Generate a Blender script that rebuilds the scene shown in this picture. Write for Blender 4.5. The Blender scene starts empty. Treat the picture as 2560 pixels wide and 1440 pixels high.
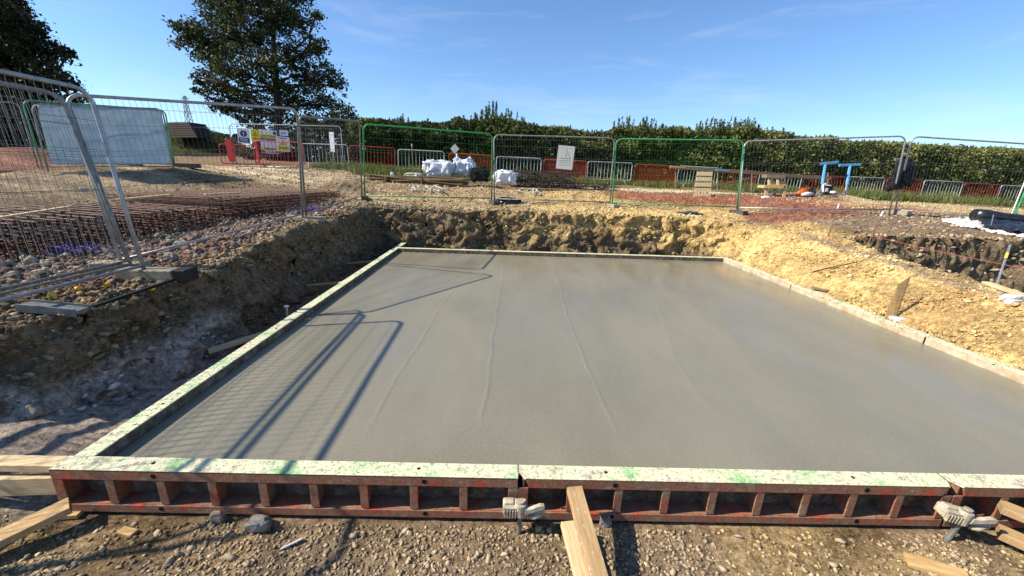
import bpy, math, random
import numpy as np
from mathutils import Vector, Matrix
random.seed(7); rng=np.random.default_rng(7)
S=bpy.context.scene; COL=S.collection
R=math.radians
# ------------------------------------------------------------------ camera
F=1000.0; PITCH=R(15.933); ROLL=R(1.976); YAW=R(1.167); EYE=np.array([0,0,1.9])
cp,sp=math.cos(PITCH),math.sin(PITCH)
fw=np.array([math.sin(YAW)*cp,math.cos(YAW)*cp,-sp]); rt=np.array([math.cos(YAW),-math.sin(YAW),0.]); up=np.cross(rt,fw)
cr=rt*math.cos(ROLL)+up*math.sin(ROLL); cu=-rt*math.sin(ROLL)+up*math.cos(ROLL)
cam=bpy.data.objects.new('camera',bpy.data.cameras.new('camera')); COL.objects.link(cam)
m=Matrix.Identity(4)
for i in range(3): m[i][0]=cr[i]; m[i][1]=cu[i]; m[i][2]=-fw[i]; m[i][3]=EYE[i]
cam.matrix_world=m; cam.data.sensor_width=36; cam.data.lens=F*36/2560; cam.data.clip_start=.05; cam.data.clip_end=3000
S.camera=cam
def ray(px,py): return fw+cr*(px-1280)/F-cu*(py-720)/F
def AT(px,py,Y):
    v=ray(px,py); return EYE+v*(Y/v[1])
def PZ(px,py,z):
    v=ray(px,py); return EYE+v*((z-EYE[2])/v[2])
def DP(px,py,d): return EYE+ray(px,py)*d          # point at depth d along the view
# ------------------------------------------------------------------ noise
def _h(i,j,s):
    n=(i*374761393+j*668265263+s*974634777)&0xffffffff
    n=((n^(n>>13))*1274126177)&0xffffffff
    return ((n^(n>>16))&0xffff)/65535.0
def vn(x,y,s=0):
    x=np.asarray(x,float); y=np.asarray(y,float)
    xi=np.floor(x).astype(np.int64); yi=np.floor(y).astype(np.int64); fx=x-xi; fy=y-yi
    fx=fx*fx*(3-2*fx); fy=fy*fy*(3-2*fy)
    a=_h(xi,yi,s);b=_h(xi+1,yi,s);c=_h(xi,yi+1,s);d=_h(xi+1,yi+1,s)
    return (a*(1-fx)+b*fx)*(1-fy)+(c*(1-fx)+d*fx)*fy
def fbm(x,y,o=4,s=0):
    r=0;a=.5;t=0
    for k in range(o): r=r+a*vn(x*2**k,y*2**k,s+k); t+=a; a*=.5
    return r/t-.5
def ss(a,b,x):
    t=np.clip((x-a)/(b-a),0,1); return t*t*(3-2*t)
# ------------------------------------------------------------------ terrain function
barr=[ # left px, right px, foot y left, foot y right, kind
 (755,875,416,419,'w'),(877,990,420,426,'r'),(997,1112,429,434,'w'),(1122,1230,437,443,'o'),(1240,1352,445,450,'w'),
 (1357,1464,451,456,'o'),(1466,1577,456,460,'w'),(1582,1686,462,467,'o'),(1690,1790,466,471,'w'),(1800,1885,474,478,'r'),
 (1890,1996,482,487,'w'),(2001,2102,488,491,'r'),(2108,2200,491,494,'w'),(2205,2292,496,499,'r'),(2297,2394,499,503,'w'),
 (2397,2484,505,509,'r'),(2487,2585,510,515,'w')]
def bY(px): return 20.5+2.5*(px-755)/1645
ctl=[(-4.19,4.58,.60),(-4.82,4.99,.58),(-4.03,8.04,.82),(-4.13,11.73,1.0),(-.47,12.99,1.0),(3.28,12.81,1.02),(6.91,12.05,1.02),(10.62,11.07,1.13),
 (-6.6,6,.6),(-6.8,9,.74),(-9,6,.65),(-9,12,1.0),(-6.5,12.8,.95),(-3.2,10.8,.85),(0,11.3,.86),(4.7,11.3,.84),
 (8.4,8.6,.88),(10.8,8.7,.88),(14,8,.9),(15,12,1.15),(7,9.4,.76),(6.8,7.5,.66),(6.9,6.2,.57),(7.1,5,.53),(7.1,3.5,.50),(7,1,.5),
 (-12,-2,.5),(-12,4,.6),(-4.6,1.5,.45),(-4.4,3.2,.52),(-4.0,3.9,.52),(-16,12,1.25),(28,10,1.1),(12,0,.6),(-3.9,6,.62)]
for b in barr:
    for q,w in ((b[0],b[2]),(b[1],b[3])):
        p=AT(q,w,bY(q)); ctl.append((p[0],p[1],p[2]-.02))
for q,w,Y in ((440,428,13.2),(105,440,11.0),(585,418,18),(862,428,18)):
    p=AT(q,w,Y); ctl.append(tuple(p))
ctl+=[(-18,26,2.3),(0,28,2.0),(16,28,1.6),(30,27,1.4)]
C_=np.array(ctl); n_=len(C_)
def _tps(r2): return np.where(r2>1e-9,r2*np.log(r2+1e-12)*.5,0)
K=_tps(((C_[:,None,:2]-C_[None,:,:2])**2).sum(-1))+np.eye(n_)*.05
Pm=np.c_[np.ones(n_),C_[:,:2]]
Am=np.block([[K,Pm],[Pm.T,np.zeros((3,3))]]); W_=np.linalg.solve(Am,np.r_[C_[:,2],0,0,0])
def U(x,y):
    x=np.clip(x,-20,34); y=np.clip(y,-2,29)
    r=W_[n_]+W_[n_+1]*x+W_[n_+2]*y
    for i in range(n_): r=r+W_[i]*_tps((x-C_[i,0])**2+(y-C_[i,1])**2)
    return np.clip(r,.2,2.4)
PIT=[(-4.4,-4),(-4.3,1.0),(-4.1,2.2),(-3.85,2.9),(-3.6,3.4),(-3.48,4.2),(-3.42,5),(-3.6,6.3),(-3.55,8),(-3.5,10.75),(0,10.95),(5.0,10.95),(5.75,10.5),(5.72,8),(5.72,4),(5.75,1),(6,-4)]
TR=[(7.6,8.25),(9,8.15),(10.8,8.1),(18,7.4),(18,-3),(7.9,-3),(7.65,4),(7.5,6),(7.45,7.5)]
def sd(poly,x,y):
    d=np.full(x.shape,1e9); ins=np.zeros(x.shape,bool); n=len(poly)
    for i in range(n):
        ax,ay=poly[i]; bx,by=poly[(i+1)%n]; ex,ey=bx-ax,by-ay
        t=np.clip(((x-ax)*ex+(y-ay)*ey)/(ex*ex+ey*ey),0,1)
        d=np.minimum(d,np.hypot(x-ax-t*ex,y-ay-t*ey))
        c=((ay>y)!=(by>y))&(x<(bx-ax)*(y-ay)/((by-ay) if by!=ay else 1e-9)+ax); ins^=c
    return np.where(ins,-d,d)
def gb(x,y,cx,cy,rx,ry,h): return h*np.exp(-(((x-cx)/rx)**2+((y-cy)/ry)**2))
MNDS=[]
def mound(px,py,d,rx,ry,h):
    p=DP(px,py,d); MNDS.append((p[0],p[1],rx,ry,h))
mound(470,395,34,3.2,3,1.35); mound(415,395,34,3,3,1.0); mound(570,405,36,3,3,1.0)
mound(30,445,12.5,2.2,1.6,.75)
mound(1210,478,14.3,1.8,.8,.18); mound(1000,470,14.2,1.5,.8,.16); mound(1440,490,14,2,.7,.2); mound(865,462,13.4,1.0,.8,.42)
mound(2060,490,17,1.6,1.0,.35); mound(1620,490,14.2,2,.6,.18)
mound(2370,525,14,2.4,1.2,.15)
mound(5,1010,3.9,.5,.45,.12)
def Hs(x,y,rough=True):
    x=np.asarray(x,float); y=np.asarray(y,float); x,y=np.broadcast_arrays(x,y)
    z=U(x,y)
    for (cx,cy,rx,ry,h) in MNDS: z=z+gb(x,y,cx,cy,rx,ry,h)
    z=z-1.2*ss(60,400,y)
    far=ss(14,30,np.hypot(x,y))
    if rough: z=z+fbm(x*.9,y*.9,3,3)*(.10)*(1-.5*far)+fbm(x*4,y*4,3,9)*.05
    if rough: z=z+(fbm(x*11,y*11,3,13)*.045+np.maximum(fbm(x*5,y*5,3,17),0)*.10)*(1-far)
    w=.36+.52*ss(5,5.7,x)*(1-ss(9.9,10.8,y))+.5*(1-ss(2.3,3.5,y))*(x<-2)
    e=fbm(x*1.6,y*1.6,3,21)*.30+fbm(x*6,y*6,3,23)*.16
    back=ss(10.0,10.5,y)
    s1=sd(PIT,x,y)+np.where(x>5.2,.35,1.0)*e*ss(-.15,.25,sd(PIT,x,y))
    t=np.clip(s1/w,0,1); t=np.where(x>5.2,t**.9,t)
    zf=-.36+.27*ss(5.5,5.75,x)*(1-ss(10.3,10.8,y))+.28*(1-ss(2.6,4.0,y))*ss(-2.95,-4.0,x)*ss(1.8,2.4,y)
    if rough: zf=zf+fbm(x*2.2,y*2.2,3,41)*.06*np.where((x>-3)&(x<5.7)&(y>2.1)&(y<10.5),0,1)+fbm(x*9,y*9,2,43)*.018
    z=zf*(1-t)+z*t
    s2=sd(TR,x,y)+e*.7
    t=np.clip(s2/.30,0,1); z=-.6*(1-t)+z*t
    return z
def GP(px,py,d0=1.2,d1=70):
    ts=np.exp(np.linspace(math.log(d0),math.log(d1),900)); v=ray(px,py); P=EYE+ts[:,None]*v
    h=Hs(P[:,0],P[:,1]); b=np.where(P[:,2]<h)[0]
    i=b[0] if len(b) else len(ts)-1
    q=P[i].copy(); q[2]=h[i]; return q
def gz(x,y): return float(Hs(np.array([x]),np.array([y]))[0])
def dep(p): return float((np.array(p)-EYE)@fw)
# ------------------------------------------------------------------ mesh helpers
def npmesh(name,V,Fc,mat=None,parent=None,smooth=False,col=None,colname='tint'):
    V=np.asarray(V,np.float32); Fc=np.asarray(Fc,np.int32); k=Fc.shape[1]
    me=bpy.data.meshes.new(name); me.vertices.add(len(V)); me.vertices.foreach_set('co',V.ravel())
    me.loops.add(Fc.size); me.loops.foreach_set('vertex_index',Fc.ravel())
    me.polygons.add(len(Fc)); me.polygons.foreach_set('loop_start',np.arange(len(Fc),dtype=np.int32)*k)
    if smooth: me.polygons.foreach_set('use_smooth',np.ones(len(Fc),bool))
    me.update(calc_edges=True)
    if col is not None:
        a=me.color_attributes.new(colname,'FLOAT_COLOR','POINT'); c=np.c_[col,np.ones(len(col))].astype(np.float32); a.data.foreach_set('color',c.ravel())
    if mat: me.materials.append(mat)
    o=bpy.data.objects.new(name,me); COL.objects.link(o)
    if parent: o.parent=parent
    return o
class MB:
    def __init__(s): s.v=[]; s.f=[]
    def add(s,vs,fs):
        b=len(s.v); s.v+= [tuple(map(float,p)) for p in vs]; s.f+=[tuple(b+i for i in f) for f in fs]; return s
    def box(s,c,size,M=None):
        hx,hy,hz=[q/2 for q in size]; c=np.array(c,float)
        vs=[np.array([a*hx,b*hy,d*hz]) for a in(-1,1) for b in(-1,1) for d in(-1,1)]
        if M is not None: vs=[M@v for v in vs]
        return s.add([c+v for v in vs],[(0,1,3,2),(4,6,7,5),(0,4,5,1),(2,3,7,6),(0,2,6,4),(1,5,7,3)])
    def beam(s,a,b,w,h,upv=(0,0,1),roll=0):
        a=np.array(a,float);b=np.array(b,float); d=b-a; L=np.linalg.norm(d); d=d/L
        u=np.array(upv,float); sx=np.cross(d,u); sx/=np.linalg.norm(sx); u=np.cross(sx,d)
        if roll: c_,s_=math.cos(roll),math.sin(roll); sx,u=sx*c_+u*s_,-sx*s_+u*c_
        M=np.array([d,sx,u]).T
        return s.box((a+b)/2,(L,w,h),M)
    def tube(s,path,r,n=6,cap=True,closed=False):
        P=[np.array(p,float) for p in path]; m_=len(P); rr=r if hasattr(r,'__len__') else [r]*m_
        ring=[]; prev=None
        for i,p in enumerate(P):
            t=(P[(i+1)%m_]-P[i-1]) if closed else (P[min(i+1,m_-1)]-P[max(i-1,0)]); t=t/(np.linalg.norm(t)+1e-12)
            if prev is None:
                a=np.array([0,0,1.]) if abs(t[2])<.9 else np.array([1.,0,0]); nrm=np.cross(t,a)
            else: nrm=prev-t*(prev@t)
            nrm/=np.linalg.norm(nrm)+1e-12; prev=nrm; bn=np.cross(t,nrm)
            ring.append([p+rr[i]*(nrm*math.cos(2*math.pi*k/n)+bn*math.sin(2*math.pi*k/n)) for k in range(n)])
        b=len(s.v); 
        for q in ring: s.v+=[tuple(map(float,w)) for w in q]
        for i in range(m_ if closed else m_-1):
            j=(i+1)%m_
            for k in range(n): s.f.append((b+i*n+k,b+i*n+(k+1)%n,b+j*n+(k+1)%n,b+j*n+k))
        if cap and not closed:
            s.f.append(tuple(b+k for k in range(n))[::-1]); s.f.append(tuple(b+(m_-1)*n+k for k in range(n)))
        return s
    def prism(s,poly,vec):
        n=len(poly); P=[np.array(p,float) for p in poly]; v=np.array(vec,float)
        return s.add(P+[p+v for p in P],[tuple(range(n))[::-1],tuple(range(n,2*n))]+[(i,(i+1)%n,n+(i+1)%n,n+i) for i in range(n)])
    def build(s,name,mat,parent=None,org=None,smooth=False,bevel=0):
        o_=np.zeros(3) if org is None else np.array(org,float)
        me=bpy.data.meshes.new(name); me.from_pydata([tuple(np.array(v)-o_) for v in s.v],[],s.f)
        if smooth: me.polygons.foreach_set('use_smooth',[True]*len(me.polygons))
        me.materials.append(mat); me.update()
        o=bpy.data.objects.new(name,me); COL.objects.link(o)
        if parent: o.parent=parent
        elif org is not None: o.location=tuple(o_)
        if bevel:
            md=o.modifiers.new('bevel','BEVEL'); md.width=bevel; md.segments=2; md.limit_method='ANGLE'
        return o
def tag(o,label=None,cat=None,group=None,kind=None):
    if label: o['label']=label
    if cat: o['category']=cat
    if group: o['group']=group
    if kind: o['kind']=kind
    return o
def thing(name,loc,label,cat,group=None,rz=0):
    o=bpy.data.objects.new(name,None); COL.objects.link(o); o.location=tuple(map(float,loc)); o.rotation_euler=(0,0,rz); o.empty_display_size=.1
    return tag(o,label,cat,group)
def copy_tree(root,loc,rz,label,group=None):
    r=root.copy(); COL.objects.link(r); r.location=tuple(map(float,loc)); r.rotation_euler=(0,0,rz)
    r['label']=label
    if group: r['group']=group
    for ch in [c for c in bpy.data.objects if c.parent==root]:
        c=ch.copy(); COL.objects.link(c); c.parent=r
        for g in [q for q in bpy.data.objects if q.parent==ch]:
            d=g.copy(); COL.objects.link(d); d.parent=c
    return r
# ------------------------------------------------------------------ materials
def nm(name):
    m=bpy.data.materials.new(name); m.use_nodes=True; nt=m.node_tree; b=nt.nodes['Principled BSDF']; return m,nt,b
def N(nt,t,**kw):
    n=nt.nodes.new(t)
    for k,v in kw.items():
        if k.startswith('i_'):
            n.inputs[k[2:].replace('_',' ')].default_value=v
        else: setattr(n,k,v)
    return n
def lk(nt,a,b): nt.links.new(a,b)
def ramp(nt,src,stops):
    r=N(nt,'ShaderNodeValToRGB'); e=r.color_ramp.elements
    while len(e)<len(stops): e.new(.5)
    for q,(p,c) in zip(e,stops): q.position=p; q.color=(*c,1) if len(c)==3 else c
    lk(nt,src,r.inputs[0]); return r.outputs[0]
def mixc(nt,fac,a,b,mode='MIX'):
    n=N(nt,'ShaderNodeMix',data_type='RGBA',blend_type=mode)
    for sock,v in ((n.inputs[0],fac),(n.inputs[6],a),(n.inputs[7],b)):
        if hasattr(v,'links') or hasattr(v,'is_linked'): lk(nt,v,sock)
        elif isinstance(v,(int,float)): sock.default_value=v
        else: sock.default_value=(*v,1)
    return n.outputs[2]
def noise(nt,scale,detail=4,rough=.6,coord='Object',stretch=None,rot=None):
    tc=N(nt,'ShaderNodeTexCoord'); src=tc.outputs[coord]
    if stretch or rot:
        mp=N(nt,'ShaderNodeMapping'); 
        if stretch: mp.inputs['Scale'].default_value=stretch
        if rot: mp.inputs['Rotation'].default_value=rot
        lk(nt,src,mp.inputs[0]); src=mp.outputs[0]
    n=N(nt,'ShaderNodeTexNoise'); n.inputs['Scale'].default_value=scale; n.inputs['Detail'].default_value=detail; n.inputs['Roughness'].default_value=rough
    lk(nt,src,n.inputs['Vector']); return n.outputs['Fac']
def bump(nt,b,h,strength=.3,dist=.01,prev=None):
    n=N(nt,'ShaderNodeBump'); n.inputs['Strength'].default_value=strength; n.inputs['Distance'].default_value=dist
    lk(nt,h,n.inputs['Height'])
    if prev: lk(nt,prev,n.inputs['Normal'])
    if b: lk(nt,n.outputs[0],b.inputs['Normal'])
    return n.outputs[0]
def simple(name,c1,c2=None,scale=8,rough=.7,metal=0,bs=.2,bd=.004,stretch=None,stops=(.35,.65),detail=5,spec=.3):
    m,nt,b=nm(name); c2=c2 or tuple(q*.7 for q in c1)
    f=noise(nt,scale,detail,.65,stretch=stretch)
    lk(nt,ramp(nt,f,[(stops[0],c2),(stops[1],c1)]),b.inputs['Base Color'])
    b.inputs['Roughness'].default_value=rough; b.inputs['Metallic'].default_value=metal; b.inputs['Specular IOR Level'].default_value=spec
    if bs: bump(nt,b,noise(nt,scale*4,4,.6,stretch=stretch),bs,bd)
    return m
M={}
M['galv']=simple('galvanised_steel',(.42,.44,.45),(.27,.28,.28),14,.42,.55,.15,.002)
M['galv_dull']=simple('dull_galvanised_steel',(.30,.31,.29),(.17,.17,.15),10,.5,.4,.15,.002)
M['wire']=simple('wire_steel',(.20,.21,.20),(.11,.12,.11),12,.55,.3,0)
M['green']=simple('green_paint',(.05,.36,.11),(.03,.24,.07),9,.4,0,.1,.001)
M['green_wire']=simple('green_wire_paint',(.04,.20,.07),(.03,.14,.05),9,.5,0,0)
M['red_paint']=simple('red_barrier_paint',(.55,.035,.045),(.38,.025,.03),7,.45,0,.1,.001)
M['orange_paint']=simple('orange_red_paint',(.62,.10,.03),(.45,.06,.02),7,.5,0,.1,.001)
M['pale_paint']=simple('pale_barrier_zinc',(.62,.60,.55),(.40,.38,.35),7,.5,.1,.1,.001)
M['timber']=simple('sawn_timber',(.62,.41,.18),(.40,.25,.10),6,.8,0,.4,.003,stretch=(1,9,9))
M['timber_pale']=simple('pale_timber',(.72,.56,.32),(.52,.37,.18),6,.8,0,.3,.002,stretch=(1,9,9))
M['timber_old']=simple('weathered_timber',(.25,.19,.12),(.14,.10,.06),6,.85,0,.4,.003,stretch=(1,8,8))
M['rust']=simple('rusty_steel',(.125,.055,.036),(.055,.028,.02),16,.85,.1,.3,.002)
M['rust_pale']=simple('pale_rusty_steel',(.26,.155,.11),(.13,.07,.048),10,.8,.1,.3,.002)
M['dark_steel']=simple('dark_weathered_bar',(.075,.05,.04),(.03,.022,.02),12,.7,.2,.3,.002)
M['rubber']=simple('black_rubber',(.025,.025,.024),(.014,.014,.014),10,.7,0,.3,.002)
M['block']=simple('dusty_concrete_block',(.38,.33,.23),(.22,.18,.12),9,.9,0,.5,.004)
M['block_dark']=simple('grimy_block',(.10,.095,.08),(.05,.045,.04),9,.9,0,.5,.004)
M['bag']=simple('white_woven_plastic',(.80,.81,.83),(.68,.69,.72),5,.5,0,.3,.006)
M['rope']=simple('cream_webbing',(.66,.62,.52),(.45,.42,.34),12,.8,0,.2,.002)
M['blackplastic']=simple('black_polythene',(.02,.022,.026),(.010,.011,.013),5,.28,0,.5,.01,spec=.6)
M['blackcloth']=simple('black_cloth',(.018,.018,.02),(.01,.01,.011),12,.85,0,.5,.008)
M['navycloth']=simple('blue_grey_cloth',(.09,.10,.14),(.04,.04,.06),8,.9,0,.6,.01)
M['purple']=simple('purple_netting',(.14,.055,.30),(.07,.03,.17),20,.5,0,0)
M['yellow']=simple('yellow_plastic',(.85,.66,.03),(.75,.52,.02),20,.35,0,0)
M['amber']=simple('amber_plastic',(.90,.42,.01),(.8,.33,.01),20,.35,0,0)
M['blue']=simple('sky_blue_paint',(.13,.42,.70),(.09,.33,.58),8,.4,0,.1,.001)
M['white']=simple('white_plastic',(.75,.75,.74),(.6,.6,.58),8,.5,0,.1,.001)
M['orangeplastic']=simple('orange_plastic',(.75,.14,.02),(.6,.09,.01),8,.4,0,0)
M['black']=simple('black_void',(.008,.007,.006),(.005,.005,.005),5,.95,0,0)
M['sign_white']=simple('sign_white',(.74,.75,.77),(.66,.67,.69),6,.5,0,0)
M['sign_yellow']=simple('sign_yellow',(.78,.62,.03),(.7,.55,.02),6,.5,0,0)
M['sign_blue']=simple('sign_blue',(.02,.04,.19),(.015,.03,.15),6,.5,0,0)
M['sign_red']=simple('sign_red',(.5,.03,.04),(.42,.02,.03),6,.5,0,0)
M['ink']=simple('black_ink',(.015,.015,.018),(.01,.01,.01),6,.6,0,0)
M['bark']=simple('oak_bark',(.06,.048,.036),(.03,.024,.018),3,.9,0,.6,.02)
M['string']=simple('red_builders_line',(.45,.12,.09),(.3,.08,.06),30,.7,0,0)
M['stone']=simple('limestone_rock',(.42,.35,.24),(.20,.16,.10),9,.9,0,.8,.01)
M['stone_grey']=simple('grey_stone',(.28,.27,.24),(.14,.13,.11),9,.85,0,.7,.008)
M['clampmetal']=simple('cream_caked_clamp_metal',(.58,.52,.40),(.32,.26,.17),22,.8,.1,.5,.003)
M['sheet']=simple('white_sheeting',(.72,.70,.68),(.50,.46,.42),5,.6,0,.5,.01)
# tinted ground / stones (albedo zones come from a per-vertex attribute: soil kinds, no light in it)
def ground_mat():
    m,nt,b=nm('soil'); a=N(nt,'ShaderNodeAttribute',attribute_name='tint')
    f1=noise(nt,1.3,6,.65); f2=noise(nt,14,8,.72); f3=noise(nt,55,5,.7)
    c=mixc(nt,1.0,a.outputs['Color'],ramp(nt,f2,[(.32,(.30,.28,.26)),(.48,(.90,.87,.84)),(.66,(1.65,1.60,1.50))]),'MULTIPLY')
    c=mixc(nt,1.0,c,ramp(nt,f1,[(.3,(.72,.70,.68)),(.7,(1.22,1.2,1.18))]),'MULTIPLY')
    c=mixc(nt,1.0,c,ramp(nt,f3,[(.3,(.6,.58,.56)),(.65,(1.25,1.25,1.25))]),'MULTIPLY')
    lk(nt,c,b.inputs['Base Color']); b.inputs['Roughness'].default_value=.95; b.inputs['Specular IOR Level'].default_value=.12
    tc=N(nt,'ShaderNodeTexCoord'); v=N(nt,'ShaderNodeTexVoronoi'); v.inputs['Scale'].default_value=22; lk(nt,tc.outputs['Object'],v.inputs['Vector'])
    n1=bump(nt,None,f2,.9,.05); n2=bump(nt,None,v.outputs['Distance'],.55,.02,n1); bump(nt,b,f3,.8,.012,n2)
    return m
M['soil']=ground_mat()
def tint_mat(name,rough=.9,sc=40,bs=.5,bd=.004,trans=0):
    m,nt,b=nm(name); a=N(nt,'ShaderNodeAttribute',attribute_name='tint')
    f=noise(nt,sc,4,.6)
    c=mixc(nt,1.0,a.outputs['Color'],ramp(nt,f,[(.3,(.65,.65,.65)),(.7,(1.2,1.2,1.2))]),'MULTIPLY')
    lk(nt,c,b.inputs['Base Color']); b.inputs['Roughness'].default_value=rough; b.inputs['Specular IOR Level'].default_value=.2
    if bs: bump(nt,b,f,bs,bd)
    if trans:
        t=N(nt,'ShaderNodeBsdfTranslucent'); lk(nt,c,t.inputs[0]); mx=N(nt,'ShaderNodeMixShader'); mx.inputs[0].default_value=trans
        lk(nt,b.outputs[0],mx.inputs[1]); lk(nt,t.outputs[0],mx.inputs[2]); lk(nt,mx.outputs[0],nt.nodes['Material Output'].inputs[0])
    return m
M['pebble']=tint_mat('pebble',.9,30,.5,.004)
M['leaf']=tint_mat('leaf',.55,2,0,0,.22)
M['grassblade']=tint_mat('grass_blade',.7,2,0,0,.3)
def speck_timber():
    m,nt,b=nm('cement_splashed_timber'); f=noise(nt,5,5,.65,stretch=(1,9,9)); f2=noise(nt,34,3,.6); f3=noise(nt,5,3,.6)
    c=ramp(nt,f,[(.3,(.36,.215,.09)),(.7,(.56,.37,.165))]); c=mixc(nt,ramp(nt,f3,[(.5,(0,)*3),(.7,(.55,)*3)]),c,(.24,.17,.11))
    c=mixc(nt,ramp(nt,f2,[(.62,(0,)*3),(.67,(.8,)*3)]),c,(.55,.47,.36)); lk(nt,c,b.inputs['Base Color']); b.inputs['Roughness'].default_value=.85; bump(nt,b,f,.5,.003); return m
M['timber_speck']=speck_timber()
m_,nt_,b_=nm('stained_shaded_plate'); f_=noise(nt_,9,6,.7); lk(nt_,ramp(nt_,f_,[(.35,(.05,.03,.02)),(.5,(.13,.085,.055)),(.68,(.28,.22,.15))]),b_.inputs['Base Color']); b_.inputs['Roughness'].default_value=.8; bump(nt_,b_,f_,.4,.004); M['formplate']=m_  # concrete stain, its colour also darkened to deepen shade on these faces
M['creamplate']=simple('sunlit_splashed_plate',(.60,.50,.34),(.36,.24,.14),7,.85,0,.6,.006)  # cream splashes plus sunlight on the right-hand inner faces, both in the colour
# wet concrete
def slab_mat():
    m,nt,b=nm('wet_concrete')
    f1=noise(nt,.45,5,.55); f2=noise(nt,2.2,4,.5,stretch=(1,.35,1)); f3=noise(nt,60,3,.7); f4=noise(nt,9,3,.6,stretch=(.35,1.6,1)); f5=noise(nt,.9,3,.5,stretch=(1.2,.5,1))
    c=ramp(nt,f1,[(.30,(.216,.193,.130)),(.5,(.236,.212,.144)),(.7,(.260,.234,.160))])
    c=mixc(nt,.35,c,ramp(nt,f2,[(.35,(.190,.170,.114)),(.65,(.262,.235,.162))]))
    c=mixc(nt,1.,c,ramp(nt,f3,[(.3,(.86,.86,.85)),(.7,(1.12,1.12,1.12))]),'MULTIPLY')
    lk(nt,c,b.inputs['Base Color'])
    lk(nt,ramp(nt,f5,[(.42,(.20,)*3),(.54,(.34,)*3),(.68,(.50,)*3)]),b.inputs['Roughness']); b.inputs['Specular IOR Level'].default_value=.5
    n1=bump(nt,None,f4,.25,.004); n0=bump(nt,None,f1,.2,.01,n1); bump(nt,b,f3,.35,.002,n0); return m
M['slab']=slab_mat(); M['slab'].node_tree.nodes['Principled BSDF'].inputs['Specular IOR Level'].default_value=.5
# steel road form top caked in green paint and dried concrete
def form_top():
    m,nt,b=nm('caked_green_flange'); 
    f1=noise(nt,3.2,6,.7); f2=noise(nt,38,6,.75); f3=noise(nt,16,5,.8)
    c=ramp(nt,f1,[(.33,(.20,.44,.14)),(.42,(.46,.62,.34)),(.49,(.70,.70,.46)),(.60,(.74,.68,.47)),(.70,(.62,.56,.45))])
    c=mixc(nt,ramp(nt,f3,[(.56,(0,)*3),(.68,(.85,)*3)]),c,(.26,.27,.14))
    c=mixc(nt,ramp(nt,noise(nt,6,7,.8),[(.55,(0,)*3),(.62,(.75,)*3)]),c,(.36,.29,.20))
    c=mixc(nt,1.,c,ramp(nt,f2,[(.34,(.22,.20,.15)),(.47,(.92,.92,.88)),(.7,(1.15,1.15,1.08))]),'MULTIPLY')
    lk(nt,c,b.inputs['Base Color']); b.inputs['Roughness'].default_value=.85
    n1=bump(nt,None,f3,.6,.008); bump(nt,b,f2,.6,.004,n1); return m
M['formtop']=form_top()
def form_red():
    m,nt,b=nm('rusty_red_form_paint'); f1=noise(nt,7,6,.7); f2=noise(nt,45,5,.75)
    c=ramp(nt,f1,[(.35,(.60,.075,.035)),(.43,(.36,.13,.07)),(.56,(.31,.17,.10)),(.70,(.46,.32,.20))])
    c=mixc(nt,1.,c,ramp(nt,f2,[(.3,(.5,.48,.45)),(.7,(1.25,1.25,1.25))]),'MULTIPLY')
    lk(nt,c,b.inputs['Base Color']); b.inputs['Roughness'].default_value=.75; bump(nt,b,f2,.6,.003); return m
M['formred']=form_red()
# ------------------------------------------------------------------ soil colours
def rgb(*c): return np.array(c)
ZN=[]  # (cx,cy,rx,ry,rot,colour,strength)
def zone(x,y,rx,ry,c,s=1.,rot=0): ZN.append((x,y,rx,ry,rot,np.array(c),s))
BROWN=(.25,.18,.105); TAN=(.34,.265,.165); YEL=(.60,.43,.185); RED=(.34,.145,.085); CREAM=(.62,.50,.31); DARK=(.12,.09,.06); CEM=(.46,.40,.33); GRASS=(.10,.13,.028)
CB=(.21,.13,.09)
def px(x,y,d): 
    p=DP(x,y,d); return p[0],p[1]
zone(-9,14,9,5,TAN,.9); zone(*px(250,470,12),5,2.0,TAN,.7)
zone(*px(640,440,15.5),6,1.6,CREAM,.95); zone(*px(420,450,13),4,.9,CREAM,.6); zone(*px(600,480,13),3,.8,BROWN,.7)
zone(-6.0,5.2,1.9,2.2,CB,.95); zone(-5.4,8.0,1.2,3.5,CB,.9); zone(-7.5,3,2,2,CB,.8)
zone(*px(20,445,12.3),3.2,2.0,(.26,.12,.08),.95)
zone(1.5,12.3,6,1.3,(.46,.35,.19),.8); zone(4.5,12.6,4,1.5,YEL,.7); zone(1.5,14.5,5,1.5,(.46,.34,.18),.85); zone(-2,14.2,3,1.5,(.42,.31,.18),.8)
zone(5.6,11.7,2.6,.8,YEL,.9); zone(*px(1650,478,17.5),4.5,.8,CREAM,.95); zone(*px(1450,505,13.5),2.2,1.0,YEL,.6)
zone(*px(1780,510,14.5),4.0,1.9,RED,1); zone(*px(2060,515,14.0),3.8,2.6,RED,1); zone(*px(2000,550,11.2),1.8,1.0,(.28,.13,.085),1)
zone(*px(2430,515,14.5),5.0,2.6,(.60,.46,.24),1); zone(*px(2330,560,10.2),3.2,1.2,(.27,.20,.14),.9); zone(*px(2120,570,10.2),1.2,.5,(.26,.20,.13),.9)
def gedge(x): return 19.7+.08*np.clip(x+9,-50,50)-2.4*np.exp(-((x+4.5)/4.5)**2)-1.2*ss(9,14,x)
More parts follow.
